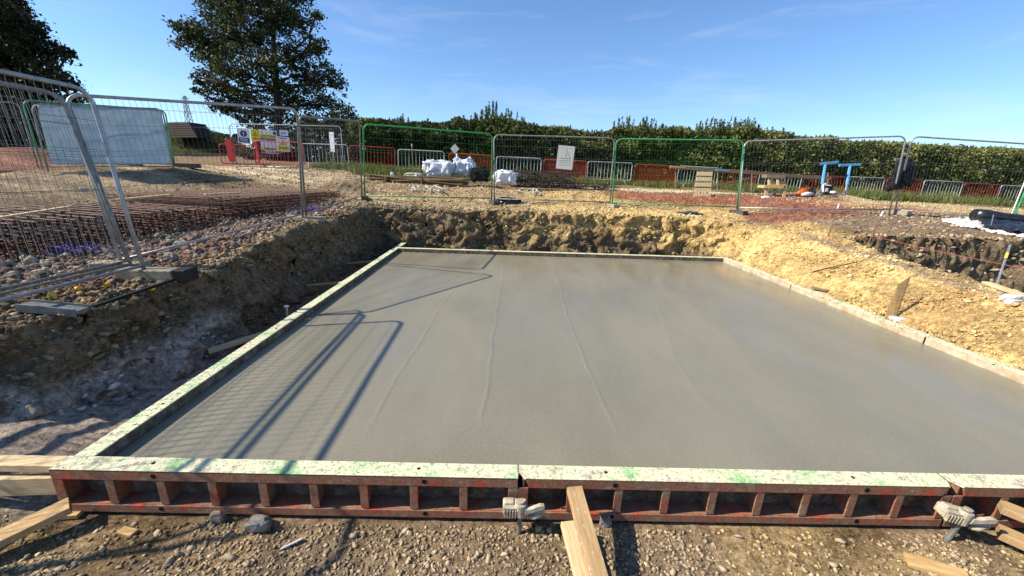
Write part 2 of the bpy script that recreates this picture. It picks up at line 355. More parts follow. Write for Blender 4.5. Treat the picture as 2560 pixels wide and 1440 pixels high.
def tint_at(x,y,z,steep=None):
    n1=fbm(x*.7,y*.7,3,61); n2=fbm(x*2.6,y*2.6,3,63)
    c=np.empty(x.shape+(3,)); c[:]=BROWN
    for (cx,cy,rx,ry,rot,col,s) in ZN:
        d=np.sqrt(((x-cx)/rx)**2+((y-cy)/ry)**2)+n1*.5+n2*.3
        w=(s*(1-ss(.8,1.1,d)))[...,None]; c=c*(1-w)+col*w
    edge=gedge(x)
    w=ss(-.5,.5,y-edge+n1*1.5)*ss(-10.5,-8.5,x+n1)[...]; w=w[...,None]; c=c*(1-w)+np.array(GRASS)*w
    w=(ss(26,30,y))[...,None]; c=c*(1-w)+np.array((.10,.105,.04))*w
    # right bank yellow limestone
    w=(ss(5.3,5.7,x)*(1-ss(7.5,8.1,x+n1*.6))*(1-ss(9.9,10.7,y+n1*.6)))[...,None]
    n3=fbm(x*1.3,y*1.3,3,83)[...,None]; c=c*(1-w)+(np.array(YEL)*(1+n2[...,None]*.9)*(1-ss(.02,.2,n3))+np.array((.55,.37,.16))*ss(.02,.2,n3))*w
    w=(ss(-2.5,-4,x)*ss(7.5,9.5,y)*(1-ss(17,19,y)))[...,None]; st=fbm(x*.35+3,y*2.4,4,87)[...,None]; c=c*(1-w)+c*(1+1.5*st)*w
    cx_=np.interp(y,[2,5.5,7.5,9.4],[7.0,6.85,6.8,7.0]); w=(np.exp(-((x-cx_+n1*.3)/.16)**2)*(1-ss(9,9.8,y))*.75)[...,None]; c=c*(1-w)+np.array((.33,.26,.18))*w
    # pit floor & walls
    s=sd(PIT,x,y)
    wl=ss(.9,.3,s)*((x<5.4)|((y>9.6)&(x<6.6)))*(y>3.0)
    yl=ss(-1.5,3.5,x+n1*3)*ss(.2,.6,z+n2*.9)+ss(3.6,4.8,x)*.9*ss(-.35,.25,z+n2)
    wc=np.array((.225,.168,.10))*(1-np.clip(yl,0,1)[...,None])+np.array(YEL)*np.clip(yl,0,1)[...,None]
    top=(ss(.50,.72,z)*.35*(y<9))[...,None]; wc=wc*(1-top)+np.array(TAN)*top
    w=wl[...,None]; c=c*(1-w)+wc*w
    fl=(s<.15)&(y<2.6)&(x<6.1)
    fc=np.array((.29,.215,.135))*(1+n1[...,None]*.3)
    w2=ss(.02,.10,fbm(x*.9+4,y*.9,3,71)+n2*.2)[...,None]; fc=fc*(1-w2)+np.array((.20,.14,.075))*w2
    w2=ss(.00,.12,fbm(x*1.1+9,y*1.1,3,77)-.02)[...,None]*.6; fc=fc*(1-w2)+np.array((.50,.37,.19))*w2
    c=np.where(fl[...,None],fc,c)
    # spilt cement slurry, lower left
    w=(ss(-2.8,-3.0,x)*ss(5.0,4.3,y+n2*1.3+n1)*ss(1.9,2.3,y)*ss(.14,-.02,z+n2*.35+n1*.3))[...,None]*.95; c=c*(1-w)+np.array(CEM)*w
    # trench walls
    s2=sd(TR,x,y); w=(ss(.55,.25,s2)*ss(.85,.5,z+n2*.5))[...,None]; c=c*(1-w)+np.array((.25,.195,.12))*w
    return np.clip(c*(1+n2[...,None]*.35),.01,.9)
# ------------------------------------------------------------------ terrain mesh
def axis(a,b,step,lo,hi,g):
    mid=list(np.arange(a,b,step)); q=[];s=step;v=b
    while v<hi: q.append(v); s*=g; v+=s
    q.append(hi); p=[];s=step;v=a-step
    while v>lo: p.append(v); s*=g; v-=s
    p.append(lo); return np.array(p[::-1]+mid+q)
def axp(segs,lo,hi,g):
    mid=[]
    for a,b,st in segs: mid+=list(np.arange(a,b,st))
    b=segs[-1][1]; q=[];s=segs[-1][2];v=b
    while v<hi: q.append(v); s*=g; v+=s
    q.append(hi); a=segs[0][0]; p=[];s=segs[0][2];v=a-s
    while v>lo: p.append(v); s*=g; v-=s
    p.append(lo); return np.array(p[::-1]+mid+q)
xs=axp([(-6.5,-4.7,.04),(-4.7,-3.3,.016),(-3.3,5.7,.042),(5.7,9.5,.030)],-700,700,1.045); ys=axp([(1.3,10.7,.034),(10.7,11.7,.013),(11.7,13,.04)],-40,900,1.03)
X,Y=np.meshgrid(xs,ys)
Z=Hs(X,Y)
wall=np.clip(np.hypot(*np.gradient(Z,ys,xs))/1.5,0,1)
ins=(X>-3)&(X<5.72)&(Y>2.1)&(Y<10.4)
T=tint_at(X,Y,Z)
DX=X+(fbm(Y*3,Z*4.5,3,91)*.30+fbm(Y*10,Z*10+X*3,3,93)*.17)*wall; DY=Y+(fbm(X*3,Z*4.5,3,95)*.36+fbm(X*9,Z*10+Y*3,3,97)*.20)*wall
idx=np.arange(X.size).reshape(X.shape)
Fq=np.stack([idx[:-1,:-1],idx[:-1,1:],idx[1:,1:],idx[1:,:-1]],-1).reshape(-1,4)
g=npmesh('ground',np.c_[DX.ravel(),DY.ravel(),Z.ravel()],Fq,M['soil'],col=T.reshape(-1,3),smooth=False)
tag(g,'dug earth, gravel and clay ground around the pit','ground',kind='structure')
# ------------------------------------------------------------------ loose stones
ICO=[]
t_=(1+5**.5)/2
iv=np.array([(-1,t_,0),(1,t_,0),(-1,-t_,0),(1,-t_,0),(0,-1,t_),(0,1,t_),(0,-1,-t_),(0,1,-t_),(t_,0,-1),(t_,0,1),(-t_,0,-1),(-t_,0,1)])/math.hypot(1,t_)
ifc=np.array([(0,11,5),(0,5,1),(0,1,7),(0,7,10),(0,10,11),(1,5,9),(5,11,4),(11,10,2),(10,7,6),(7,1,8),(3,9,4),(3,4,2),(3,2,6),(3,6,8),(3,8,9),(4,9,5),(2,4,11),(6,2,10),(8,6,7),(9,8,1)])
def stones(name,P,sz,colr,label,flat=.7):
    n=len(P); A=rng.normal(size=(n,3,3)); Q,_=np.linalg.qr(A)
    base=iv[None]*(1+rng.uniform(-.42,.42,(n,12,1)))
    sc=sz[:,None]*np.c_[rng.uniform(.8,1.5,n),rng.uniform(.7,1.1,n),rng.uniform(.45,.85,n)]
    V=base*sc[:,None,:]; V=np.einsum('nij,nkj->nki',Q,V)
    V[:,:,2]*=flat; V=V+P[:,None,:]
    Fc=(ifc[None]+12*np.arange(n)[:,None,None]).reshape(-1,3)
    o=npmesh(name,V.reshape(-1,3),Fc,M['pebble'],col=np.repeat(colr,12,axis=0))
    return tag(o,label,'stones',kind='stuff')
def scatter(n,x0,x1,y0,y1,smin,smax,keep=None,pal=None,bright=(.6,1.5),sink=.2,pw=2.5):
    x=rng.uniform(x0,x1,n); y=rng.uniform(y0,y1,n)
    z=Hs(x,y); s=smin+(smax-smin)*rng.random(n)**pw
    k=np.ones(n,bool) if keep is None else keep(x,y,z)
    x,y,z,s=x[k],y[k],z[k],s[k]
    if pal is None: c=tint_at(x,y,z)*rng.uniform(*bright,(len(x),1))
    else: c=np.array(pal)[rng.integers(0,len(pal),len(x))]*rng.uniform(*bright,(len(x),1))
    return np.c_[x,y,z+s*sink],s,np.clip(c,.01,.85)
front=lambda x,y,z:((y<2.12)|(x<-2.95))&((fbm(x*.9+4,y*.9,3,71)<.03)|(rng.random(x.shape)<.38))
G1=scatter(32000,-4.2,5.8,1.15,2.14,.0025,.017,front,None,(.6,1.75),pw=2.2)
G2=scatter(1300,-4.2,5.8,1.15,2.10,.010,.030,front,[(.46,.36,.22),(.36,.29,.20),(.52,.40,.22)],(.7,1.2),pw=3)
stones('gravel',np.r_[G1[0],G2[0]],np.r_[G1[1],G2[1]],np.r_[G1[2],G2[2]],'loose pale gravel on the pit floor in front of the red formwork')
wk=lambda x,y,z:(sd(PIT,x,y)>-.05)&(sd(PIT,x,y)<.9)&(z>-.3)
G3=scatter(30000,-4.9,5.9,3.0,11.9,.010,.055,lambda x,y,z:wk(x,y,z)&(x<5.5),None,(.6,1.6),pw=2.8)
G4=scatter(16000,5.6,7.4,2.0,11.0,.005,.026,lambda x,y,z:z>-.02,None,(.75,1.25),pw=3)
G4b=scatter(9000,-5.2,-3.2,1.6,5.5,.006,.034,lambda x,y,z:(z>-.1)&(z<.6),[(.20,.14,.085),(.15,.105,.065),(.22,.16,.10),(.21,.18,.14)],(.6,1.1),pw=4)
G3=tuple(np.concatenate([a,b]) for a,b in zip(G3,G4b))
stones('wall_rubble',np.r_[G3[0],G4[0]],np.r_[G3[1],G4[1]],np.r_[G3[2],G4[2]],'broken limestone lumps studding the cut pit walls')
G5=scatter(26000,-10,12,2.8,19,.010,.05,lambda x,y,z:(sd(PIT,x,y)>.3)&(sd(TR,x,y)>.0),None,(.55,1.6),pw=3.2)
G6=scatter(6000,7.3,13,5.5,9.3,.015,.07,lambda x,y,z:(sd(TR,x,y)<.5),[(.42,.33,.2),(.3,.24,.16)],(.6,1.3),pw=3)
G7=scatter(7000,10,26,9.5,18,.015,.05,None,[(.62,.48,.26),(.5,.4,.24)],(.7,1.2),pw=3)
stones('surface_rubble',np.r_[G5[0],G6[0],G7[0]],np.r_[G5[1],G6[1],G7[1]],np.r_[G5[2],G6[2],G7[2]],'stony rubble strewn over the upper ground behind the fences')
cob=lambda x,y,z:(x<-4.3-.95*(1-ss(4.7,5.3,y))+fbm(y*1.1,x*0+3,2,5)*.5)&(sd(PIT,x,y)>.45)
G8=scatter(1700,-6.6,-3.9,3.1,11.5,.02,.085,cob,[(.30,.225,.16),(.23,.145,.10),(.37,.305,.225),(.21,.175,.14),(.26,.145,.095),(.17,.14,.11)],(.5,1.0),sink=.25,pw=2.2)
G9=scatter(9000,-6.7,-3.9,3.1,11.5,.012,.04,cob,[(.34,.26,.20),(.24,.13,.09),(.40,.34,.27),(.27,.16,.11)],(.7,1.2),sink=.3)
stones('cobbles',np.r_[G8[0],G9[0]],np.r_[G8[1],G9[1]],np.r_[G8[2],G9[2]],'rounded pinkish and grey cobbles beside the rusty reinforcement cages',.8)
# ================================================================== CONCRETE SLAB
SX0,SX1,SY0,SY1=-2.70,5.61,2.285,10.02
xs=np.arange(SX0+.004,SX1,.016); ys=np.arange(SY0+.004,SY1,.025); X,Y=np.meshgrid(xs,ys)
Z=np.full(X.shape,-.095)+fbm(X*.8,Y*.8,3,201)*.012+fbm(X*9,Y*3,2,203)*.0016
def ridge(pts,amp,wd):
    global Z
    P=[PZ(a,b,-.095) for a,b in pts]
    py=np.array([p[1] for p in P]); pxx=np.array([p[0] for p in P]); o=np.argsort(py); py,pxx=py[o],pxx[o]
    cx=np.interp(Y,py,pxx)+(fbm(Y*1.5,Y*0+amp*999,4,207))*.09
    fade=ss(py[0]-.02,py[0]+.25,Y)*(1-ss(py[-1]-.3,py[-1],Y))
    Z=Z+amp*np.exp(-((X-cx)/wd)**2)*fade*(.6+.8*vn(Y*12,X*0,5))
ridge([(1160,690),(1105,760),(1050,850),(990,940),(945,1020),(915,1080)],.0045,.010)
ridge([(1258,650),(1255,700),(1238,800),(1222,920),(1215,1000),(1200,1078)],.0055,.010)
ridge([(1375,645),(1400,720),(1430,830),(1470,930),(1510,1020),(1545,1090)],.0045,.010)
ridge([(1600,650),(1640,740),(1680,880),(1740,980),(1800,1050)],.0018,.03)
idx=np.arange(X.size).reshape(X.shape)
Fq=np.stack([idx[:-1,:-1],idx[:-1,1:],idx[1:,1:],idx[1:,:-1]],-1).reshape(-1,4)
slab=thing('concrete_slab',((SX0+SX1)/2,(SY0+SY1)/2,-.36),'smooth wet grey freshly poured concrete slab filling the formwork','concrete slab')
o=npmesh('slab_surface',np.c_[X.ravel(),Y.ravel(),Z.ravel()]-np.array(slab.location),Fq,M['slab'],slab,smooth=True)
MB().box(((SX0+SX1)/2,(SY0+SY1)/2,-.26),(SX1-SX0-.01,SY1-SY0-.01,.28)).build('slab_body',M['slab'],slab,slab.location)
# ================================================================== STEEL FORMS
FH=.33; FD=.128
def form(name,L,loc,rz,label,group,ribs=9,ch0=False,ch1=False,holes=True,plate='formplate'):
    t=thing(name,loc,label,'steel form',group,rz)
    a=.035 if ch0 else 0; b=.035 if ch1 else 0
    fl=[(0,0,0),(0,-FD+a*1.6,0),(a,-FD,0),(L-b,-FD,0),(L,-FD+b*1.6,0),(L,0,0)] if True else 0
    MB().prism(fl,(0,0,-.010)).build('top_flange',M['formtop'],t,bevel=.002)
    MB().box((L/2,-.006,-.1705),(L-.004,.008,.318)).build('face_plate',M[plate],t)
    MB().prism([(a,-FD,-.002),(a+.03 if a else 0,-FD,-.075),(L-b-.03 if b else L,-FD,-.075),(L-b,-FD,-.002)][::-1],(0,.012,0)).build('upper_lip',M['formred'],t,bevel=.002)
    MB().box((L/2,-FD+.006,-FH+.029),(L,.012,.058)).build('lower_lip',M['formred'],t,bevel=.003)
    MB().box((L/2,-FD/2+.004,-.276),(L-.002,FD-.016,.010)).build('bottom_flange',M['formred'],t)
    for k in range(ribs+1):
        x=.028+(L-.056)*k/ribs; wv=.026 if 0<k<ribs else .032
        MB().prism([(x-wv,-FD+.002,-.0765),(x-wv,-FD+.002,-.2635),(x+wv,-FD+.002,-.2635),(x+wv,-FD+.002,-.0765)],(0,.010,0)).box((x,-FD/2+.003,-.170),(.014,FD-.022,.30)).build('rib',M['formred'],t,bevel=.002)
    if holes:
        for q in (.21,.79):
            x=L*q+.02
            for z in (-.040,-FH+.033):
                m_=MB().tube([(x,-FD-.0015,z),(x,-FD+.004,z)],.017,14); m_.build('bolt_hole',M['black'],t)
            m_=MB().tube([(x-.05,-FD*.45,.001),(x-.05,-FD*.45,.0025)],.011,12); m_.build('pin_hole',M['black'],t)
    return t
gf='steel road forms around the slab'
form('road_form',2.985,(-2.86,2.285,0),0,'rusty red steel form with green caked top at the front left corner',gf,9,False,False)
form('road_form',2.898,(.137,2.285,0),0,'rusty red steel form with cream caked top behind the doubled timber strut',gf,9,True,True)
form('road_form',2.985,(3.055,2.285,0),0,'rusty steel form running out of frame at front right',gf,9,True,False)
form('road_form',2.86,(-2.70,5.14,0),R(-90),'green caked steel form on the left side nearest the camera',gf,8,holes=True)
form('road_form',2.86,(-2.70,8.02,0),R(-90),'pale green steel form at the middle of the left side',gf,8)
form('road_form',2.88,(-2.70,10.92,0),R(-90),'shaded steel form at the far end of the left side',gf,8)
for k,(x0,L,lb) in enumerate(((-2.69,2.76,'far steel form below the cut wall, left section'),(.08,2.76,'far steel form below the cut wall, centre section'),(2.85,2.76,'far steel form below the cut wall, right section'))):
    form('road_form',L,(x0+L,10.02,0),R(180),lb,gf,8,holes=False)
for k,(y0,L,lb) in enumerate(((2.16,2.7,'concrete spattered form on the right side nearest the camera'),(4.88,2.6,'concrete spattered form on the right side beside the wedge board'),(7.50,2.64,'concrete spattered form on the right side running to the far corner'))):
    form('road_form',L,(5.61,y0,0),R(90),lb,gf,8,holes=False,plate='creamplate')
# dried splatter lumps on the right-hand and left forms
def splat(n,x0,x1,y0,y1,label,s0=.006,s1=.022):
    x=rng.uniform(x0,x1,n); y=rng.uniform(y0,y1,n); s=s0+(s1-s0)*rng.random(n)**3
    stones('concrete_spatter',np.c_[x,y,np.full(n,.001)],s,np.array([(.62,.55,.40)])*rng.uniform(.75,1.2,(n,1)),label,.5)
splat(900,5.60,5.74,2.3,10,'dried concrete crumbs along the right side forms')
splat(260,-2.84,-2.71,2.4,9,'dried concrete crumbs along the left side forms',.004,.012)
splat(700,-2.8,5.2,2.165,2.27,'dried concrete crumbs along the front forms',.002,.008)
# ---- clamps
def clamp(x,label,rx=0,flip=1):
    loc=(x,2.10,-.16); t=thing('form_clamp',loc,label,'clamp','clamps joining the front forms')
    cm=M['clampmetal']
    a=MB().box((-.075,-.005,0),(.085,.075,.062)); a.box((-.078,-.004,.036),(.062,.05,.018))
    a.build('jaw',cm,t,bevel=.006)
    r=MB()
    for k in range(5): r.box((-.106+k*.0175,-.052,-.014),(.008,.020,.052))
    r.box((-.072,-.047,.020),(.088,.014,.016)); r.box((-.072,-.040,-.010),(.070,.010,.06))
    r.build('jaw_ribs',cm,t,bevel=.002)
    MB().tube([(-.005,-.030,-.045),(-.005,-.030,.050)],[.034,.036],14).box((-.005,-.006,0),(.075,.05,.082)).build('hub',cm,t,bevel=.006)
    MB().prism([(.015,-.062,-.02),(.02,-.062,.026),(.06,-.062,.032),(.115,-.062,.060),(.142,-.062,.058),(.150,-.062,.042),(.135,-.062,.026),(.08,-.062,.004)],(0,.026,0)).build('lever',cm,t,bevel=.005)
    m_=MB().tube([(.04,-.015,-.020),(.15,-.015,-.018)],[.026,.028],14); m_.build('barrel',cm,t)
    r=MB()
    for k in range(7): r.tube([(.055+k*.013,-.015,-.020),(.060+k*.013,-.015,-.020)],.031,14)
    r.build('barrel_rings',cm,t)
    MB().tube([(.05,-.035,-.055),(.085,-.045,-.046),(.13,-.04,-.030)],[.012,.016,.012],8).build('wedge',cm,t,smooth=True)
    MB().tube([(-.012,-.034,-.225),(-.004,-.032,-.05),(-.002,-.030,.06)],[.015,.015,.013],10).build('stake',M['galv_dull'],t)
    MB().tube([(-.002,-.030,.058),(-.002,-.030,.068)],.022,12).build('stake_head',cm,t)
    t.rotation_euler=(rx,0,0); return t
clamp(.15,'cream caked wedge clamp with a ribbed barrel over the left joint of the front formwork')
c2=clamp(3.05,'cream caked wedge clamp with a tilted pin beside the right hand timbers'); c2.rotation_euler=(0,R(9),R(-10)); c2.scale=(1.05,1.05,1.05)
# pin on left form joint
t=thing('form_pin',(-2.93,5.16,-.35),'small grey steel pin standing at the joint of the left side forms','steel pin')
MB().tube([(0,0,0),(0,0,.42)],.012,8).build('shaft',M['galv'],t); MB().tube([(0,0,.42),(0,0,.435)],.03,12).build('head',M['galv'],t)
# ---- timbers
def plank(a,b,w,h,mat,label,name='timber_plank',cat='timber',group=None,roll=0,bevel=.003):
    a=np.array(a,float); b=np.array(b,float); c=(a+b)/2
    L=np.linalg.norm(b-a); o=MB().box((0,0,0),(L,w,h)).build(name,M[mat],None,None,bevel=bevel)
    d=Vector(tuple((b-a)/L)); sx=d.cross(Vector((0,0,1))).normalized(); u=sx.cross(d)
    if roll: sx,u=sx*math.cos(roll)+u*math.sin(roll),-sx*math.sin(roll)+u*math.cos(roll)
    mm=Matrix((d,sx,u)).transposed().to_4x4(); mm.translation=Vector(tuple(c)); o.matrix_world=mm
    return tag(o,label,cat,group)
def gp(x,y,dz=0): p=GP(x,y); p[2]+=dz; return p
plank((.49,2.13,-.045),(.62,1.25,-.33),.098,.05,'timber_speck','speckled brown timber strut propping the middle of the front form','timber_strut')
plank((.455,2.03,-.22),(.575,1.20,-.385),.11,.045,'timber_pale','pale lower timber lying beneath the speckled strut at the front form','timber_strut')
plank((-2.72,2.10,-.22),(-3.15,1.62,-.30),.13,.045,'timber_speck','brown timber plank leaning down from the front left corner of the form')
plank((-2.86,2.24,-.03),(-3.9,2.26,-.055),.10,.05,'timber_pale','pale upper timber butting against the front left corner form','timber_rail',group='timbers running left from the corner form')
plank((-2.88,2.20,-.15),(-3.9,2.17,-.19),.05,.13,'timber_pale','pale lower timber set on edge below the upper rail at the left corner','timber_rail',group='timbers running left from the corner form')
plank((3.36,2.14,-.13),(4.05,1.55,-.20),.11,.05,'timber_speck','upper of the two orange brown timbers leaving the frame at lower right')
plank((3.32,2.07,-.27),(4.0,1.42,-.33),.11,.055,'timber_speck','lower of the two orange brown timbers leaving the frame at lower right')
plank(gp(2262,1402,.01),gp(2420,1452,.02),.10,.025,'timber','flat brown board with a pointed end on gravel at the bottom right')
for (a,b,c,d,w,lab) in ((100,1308,140,1288,.05,'small timber wedge under the front left form corner'),(150,1296,205,1290,.06,'flat timber packer under the front left form')):
    plank(gp(a,b,.02),gp(c,d,.02),w,.03,'timber',lab,'timber_wedge')
plank(gp(303,1330,.012),gp(338,1340,.012),.05,.022,'timber','short orange timber offcut on the gravel below the front form','timber_offcut')
a=gp(703,1377,.015); b=gp(757,1354,.02)
plank(a,b,.022,.006,'white','white plastic strip lying on the gravel below the front form','plastic_strip','plastic strip',roll=.5,bevel=0)
a=PZ(720,788,-.1); b=PZ(540,832,-.30)
plank((-2.92,4.75,-.12),(-3.45,4.35,-.22),.09,.045,'timber_pale','pale timber prop between the left form and the earth wall','timber_prop')
plank((-2.92,4.92,-.20),(-3.5,4.75,-.27),.12,.03,'timber_old','dark timber prop behind the pale one at the left form','timber_prop')
for Yp,lb in ((7.05,'thin shaded timber prop midway along the left side forms'),(8.9,'thin shaded timber prop towards the far end of the left side forms')):
    plank((-2.92,Yp,-.10),(-3.55,Yp-.05,-.16),.06,.03,'timber',lb,'timber_prop')
# ---- rocks by hand
def rock(name,c,s,mat,label,seed=0,sc=(1,1,1),cat='rock',subd=2):
    import bmesh
    bm=bmesh.new(); bmesh.ops.create_icosphere(bm,subdivisions=subd+1,radius=1)
    r_=random.Random(seed); off=r_.random()*90
    for v in bm.verts:
        p=np.array(v.co); d=1+float(fbm(p[0]*1.1+off,p[1]*1.1+p[2]*1.3+off,3,seed))*.9
        q=p*d; q=np.sign(q)*np.minimum(abs(q),.82)
        v.co=Vector((q[0]*s*sc[0],q[1]*s*sc[1],q[2]*s*sc[2]))
    me=bpy.data.meshes.new(name); bm.to_mesh(me); bm.free(); me.materials.append(M[mat])
    o=bpy.data.objects.new(name,me); COL.objects.link(o); o.location=tuple(c); return tag(o,label,cat)
rock('rock',gp(545,1303,.02),.052,'stone','pale angular rock touching the lower lip of the front form',3,(1,.8,.8))
rock('rock',gp(648,1322,.03),.085,'stone_grey','big cracked grey brown rock below the front left form',5,(1.05,.8,.75))
rock('rock',gp(1512,1312,.02),.065,'stone_grey','smooth grey stone beside the central timber strut',8,(.7,.6,1.1))
rock('rock',gp(2243,806,.02),.10,'sheet','white lump of spilt cement at the foot of the wedge board',12,(1.2,.8,.5))
rock('rock',gp(2525,752,.02),.13,'sheet','white block lying below the pale batten at the right edge',14,(1,.7,.6))
for i,(x,y,r,mt,lb) in enumerate(((105,690,.10,'stone','pale tan boulder in the cobbles nearest the left edge'),(118,668,.06,'stone','squat tan boulder among the cobbles near the purple netting'),(25,665,.07,'stone','boulder at the left edge under the cage'),(458,620,.12,'stone_grey','pointed grey rock beside the long fence rail'),(430,650,.09,'stone_grey','dark grey boulder right of the fence foot'),(1725,975-440,.07,'stone_grey','stone beside the blue grey cloth'))):
    if i<5: rock('boulder',gp(x,y,.03),r,mt,lb,30+i,(1,.8,.7))
# ---- right bank bits
plank(gp(1990,694,.02),gp(2155,652,.05),.035,.02,'timber','long thin timber batten resting across the yellow bank','timber_batten')
plank((5.78,7.15,.04),gp(2070,733,.04),.10,.025,'timber_old','dark board wedged between the right form and the yellow bank','timber_board')
a=GP(2228,803); p=[a+np.array(q) for q in ((-.13,0,-.06),(.02,-.02,-.06),(.15,.08,.66),(-.01,.06,.55))]
t=tag(MB().prism([q for q in p],np.array([.05,.03,0])).build('wedge_board',M['timber'],None,a,bevel=.003),'brown board standing upright at the foot of the yellow bank','timber board')
plank(gp(2462,712,.03),gp(2600,762,.03),.10,.04,'timber_pale','pale batten lying on the ridge at the right edge','timber_batten')
def stick(ax,ay,bx,by,r,mat,label,name,cat,n=6,extra=None):
    A=GP(ax,ay); B=DP(bx,by,dep(A)); A2=A-(B-A)*.08
    t=thing(name,A,label,cat); MB().tube([A2,B],r,n).build('shaft',M[mat],t,A)
    if extra: extra(t,A,B)
    return A,B
def tip(t,A,B): MB().tube([B-(B-A)*.12,B+(B-A)*.02],.016,6).build('tape',M['white'],t,A)
sA=stick(2070,592,2097,512,.011,'rust_pale','thin rusty steel pin on the bank below the dark earth','setting_out_pin','steel pin',extra=tip)
sB=stick(2165,622,2207,530,.012,'rust_pale','thin rusty steel pin at the head of the trench','setting_out_pin','steel pin',extra=tip)
sC=stick(2490,716,2526,612,.014,'galv','galvanised pin with yellow tape standing in the trench mouth','setting_out_pin','steel pin',extra=lambda t,A,B:MB().tube([A+(B-A)*.68,A+(B-A)*.80],.017,8).build('yellow_tape',M['yellow'],t,A))
sD=stick(2475,574,2484,537,.010,'galv_dull','short steel pin in front of the black sheeting','setting_out_pin','steel pin')
def line(P,r,mat,label,name='string_line',cat='string'):
    c=np.mean(P,0); o=MB().tube(P,r,4).build(name,M[mat],None,c); return tag(o,label,cat)
q1=sB[0]+(sB[1]-sB[0])*.35; q2=sC[0]+(sC[1]-sC[0])*.52
line([q1,(q1+q2)/2-np.array([0,0,.02]),q2],.0045,'string','slack red string from the trench head pin to the taped pin')
line([q2,q2+(q2-q1)*.35],.0045,'string','red string leaving the taped pin towards the right edge')
# black sheeting roll on white sheet
def cloth(name,pix,thick,mat,label,cat,lift=.03,amp=.04,res=26,h=None,parent=None):
    """sheet lying on the ground, outline given by ground points, with folds and thickness"""
    P=np.array([GP(a,b) for a,b in pix]); c=P.mean(0)
    x0,y0=P[:,:2].min(0); x1,y1=P[:,:2].max(0); gx=np.linspace(x0,x1,res); gy=np.linspace(y0,y1,res); XX,YY=np.meshgrid(gx,gy)
    s=sd([tuple(q) for q in P[:,:2]],XX,YY)+fbm(XX*6,YY*6,3,int(abs(c[0]*97)))*.10
    ZZ=Hs(XX,YY)+lift+np.abs(fbm(XX*5,YY*9,4,int(abs(c[1]*53))))*amp*2.2
    if h: ZZ=ZZ+h(XX,YY,s)
    cell=(s[:-1,:-1]<0)&(s[1:,1:]<0)&(s[:-1,1:]<0)&(s[1:,:-1]<0)
    id_=np.arange(XX.size).reshape(XX.shape); Fq=np.stack([id_[:-1,:-1],id_[:-1,1:],id_[1:,1:],id_[1:,:-1]],-1)[cell]
    o=npmesh(name,np.c_[XX.ravel(),YY.ravel(),ZZ.ravel()]-c,Fq,M[mat],smooth=True); o.location=tuple(c)
    md=o.modifiers.new('thick','SOLIDIFY'); md.thickness=thick; md.offset=-1
    return tag(o,label,cat)
cloth('white_sheet',[(2350,553),(2420,549),(2590,566),(2640,628),(2545,600),(2450,577),(2395,572)],.02,'sheet','crumpled white sheet on the brown ground under the black roll','sheeting',.02,.10,90)
cloth('black_sheet',[(2435,556),(2500,548),(2640,566),(2640,600),(2540,592),(2450,574)],.02,'blackplastic','black polythene sheet spread over the white sheet','sheeting',.10,.10,50)
A=gp(2430,556,.17); B=gp(2600,568,.14)
t=thing('plastic_roll',A,'fat black polythene roll on the sheets at the right edge','plastic roll')
MB().tube([A,A+(B-A)*.15,A+(B-A)*.4,A+(B-A)*.7,B],[.16,.17,.13,.12,.14],14).build('roll',M['blackplastic'],t,A,smooth=True)
MB().tube([A+(A-B)*.012,A+(B-A)*.01],[.075,.075],12).build('core',M['blackcloth'],t,A)
# ================================================================== SITE FENCES
def arc(c,u,v,r,n=6): return [c+u*r*math.cos(a)+v*r*math.sin(a) for a in np.linspace(0,math.pi/2,n)]
def heras(A,B,TA,TB,label,colour='galv',wire='wire',group='mesh site fence panels',wr=.0021,nv=44,br=.11,fr=.021,sheet=None):
    A,B,TA,TB=[np.array(q,float) for q in (A,B,TA,TB)]
    t=thing('site_fence',A,label,'fence panel',group)
    Pt=lambda u,v:(A*(1-u)+B*u)*(1-v)+(TA*(1-u)+TB*u)*v
    L=np.linalg.norm(B-A); H=np.linalg.norm(TA-A); ru=.17/L; rv=.17/H
    path=[Pt(0,-.02),Pt(0,.5)]
    for a in np.linspace(0,math.pi/2,7): path.append(Pt(ru*(1-math.cos(a)),1-rv*(1-math.sin(a))))
    for a in np.linspace(0,math.pi/2,7): path.append(Pt(1-ru*(1-math.sin(a)),1-rv*(1-math.cos(a))))
    path+=[Pt(1,.5),Pt(1,-.02)]
    f=MB().tube(path,fr,8); f.tube([Pt(0,br/H),Pt(1,br/H)],fr*.8,8)
    f.build('frame',M[colour],t,A,smooth=True)
    w_=MB()
    for k in range(1,nv):
        u=k/nv; top=1-.010 if ru<u<1-ru else 1-rv*.6
        w_.tube([Pt(u,br/H),Pt(u,top)],wr,3,cap=False)
    for v in (.115,.30,.48,.66,.69,.84,.94): w_.tube([Pt(0,v),Pt(1,v)],wr*1.25,3,cap=False)
    w_.build('wire_mesh',M[wire],t,A)
    if sheet:
        u0,u1,v0,v1=sheet; n=np.cross(B-A,TA-A); n/=np.linalg.norm(n); nn=40; mm=24
        V=[];Fc=[]
        for j in range(mm+1):
            for i in range(nn+1):
                a=i/nn; b=j/mm; 
                V.append(Pt(u0+(u1-u0)*a,v0+(v1-v0)*b)+n*(.03+float(fbm(a*5,b*4,3,8))*.10)-A)
        for j in range(mm):
            for i in range(nn): q=j*(nn+1)+i; Fc.append((q,q+1,q+nn+2,q+nn+1))
        o=npmesh('tarpaulin',V,Fc,M['tarp'],t,smooth=True); md=o.modifiers.new('t','SOLIDIFY'); md.thickness=.004
    return t
m_,nt_,b_=nm('pale_blue_tarpaulin')
f=noise(nt_,2.2,5,.6,stretch=(1,1,2.2)); lk(nt_,ramp(nt_,f,[(.35,(.42,.51,.56)),(.5,(.55,.63,.67)),(.60,(.66,.70,.71)),(.70,(.74,.71,.68))]),b_.inputs['Base Color']); b_.inputs['Roughness'].default_value=.5
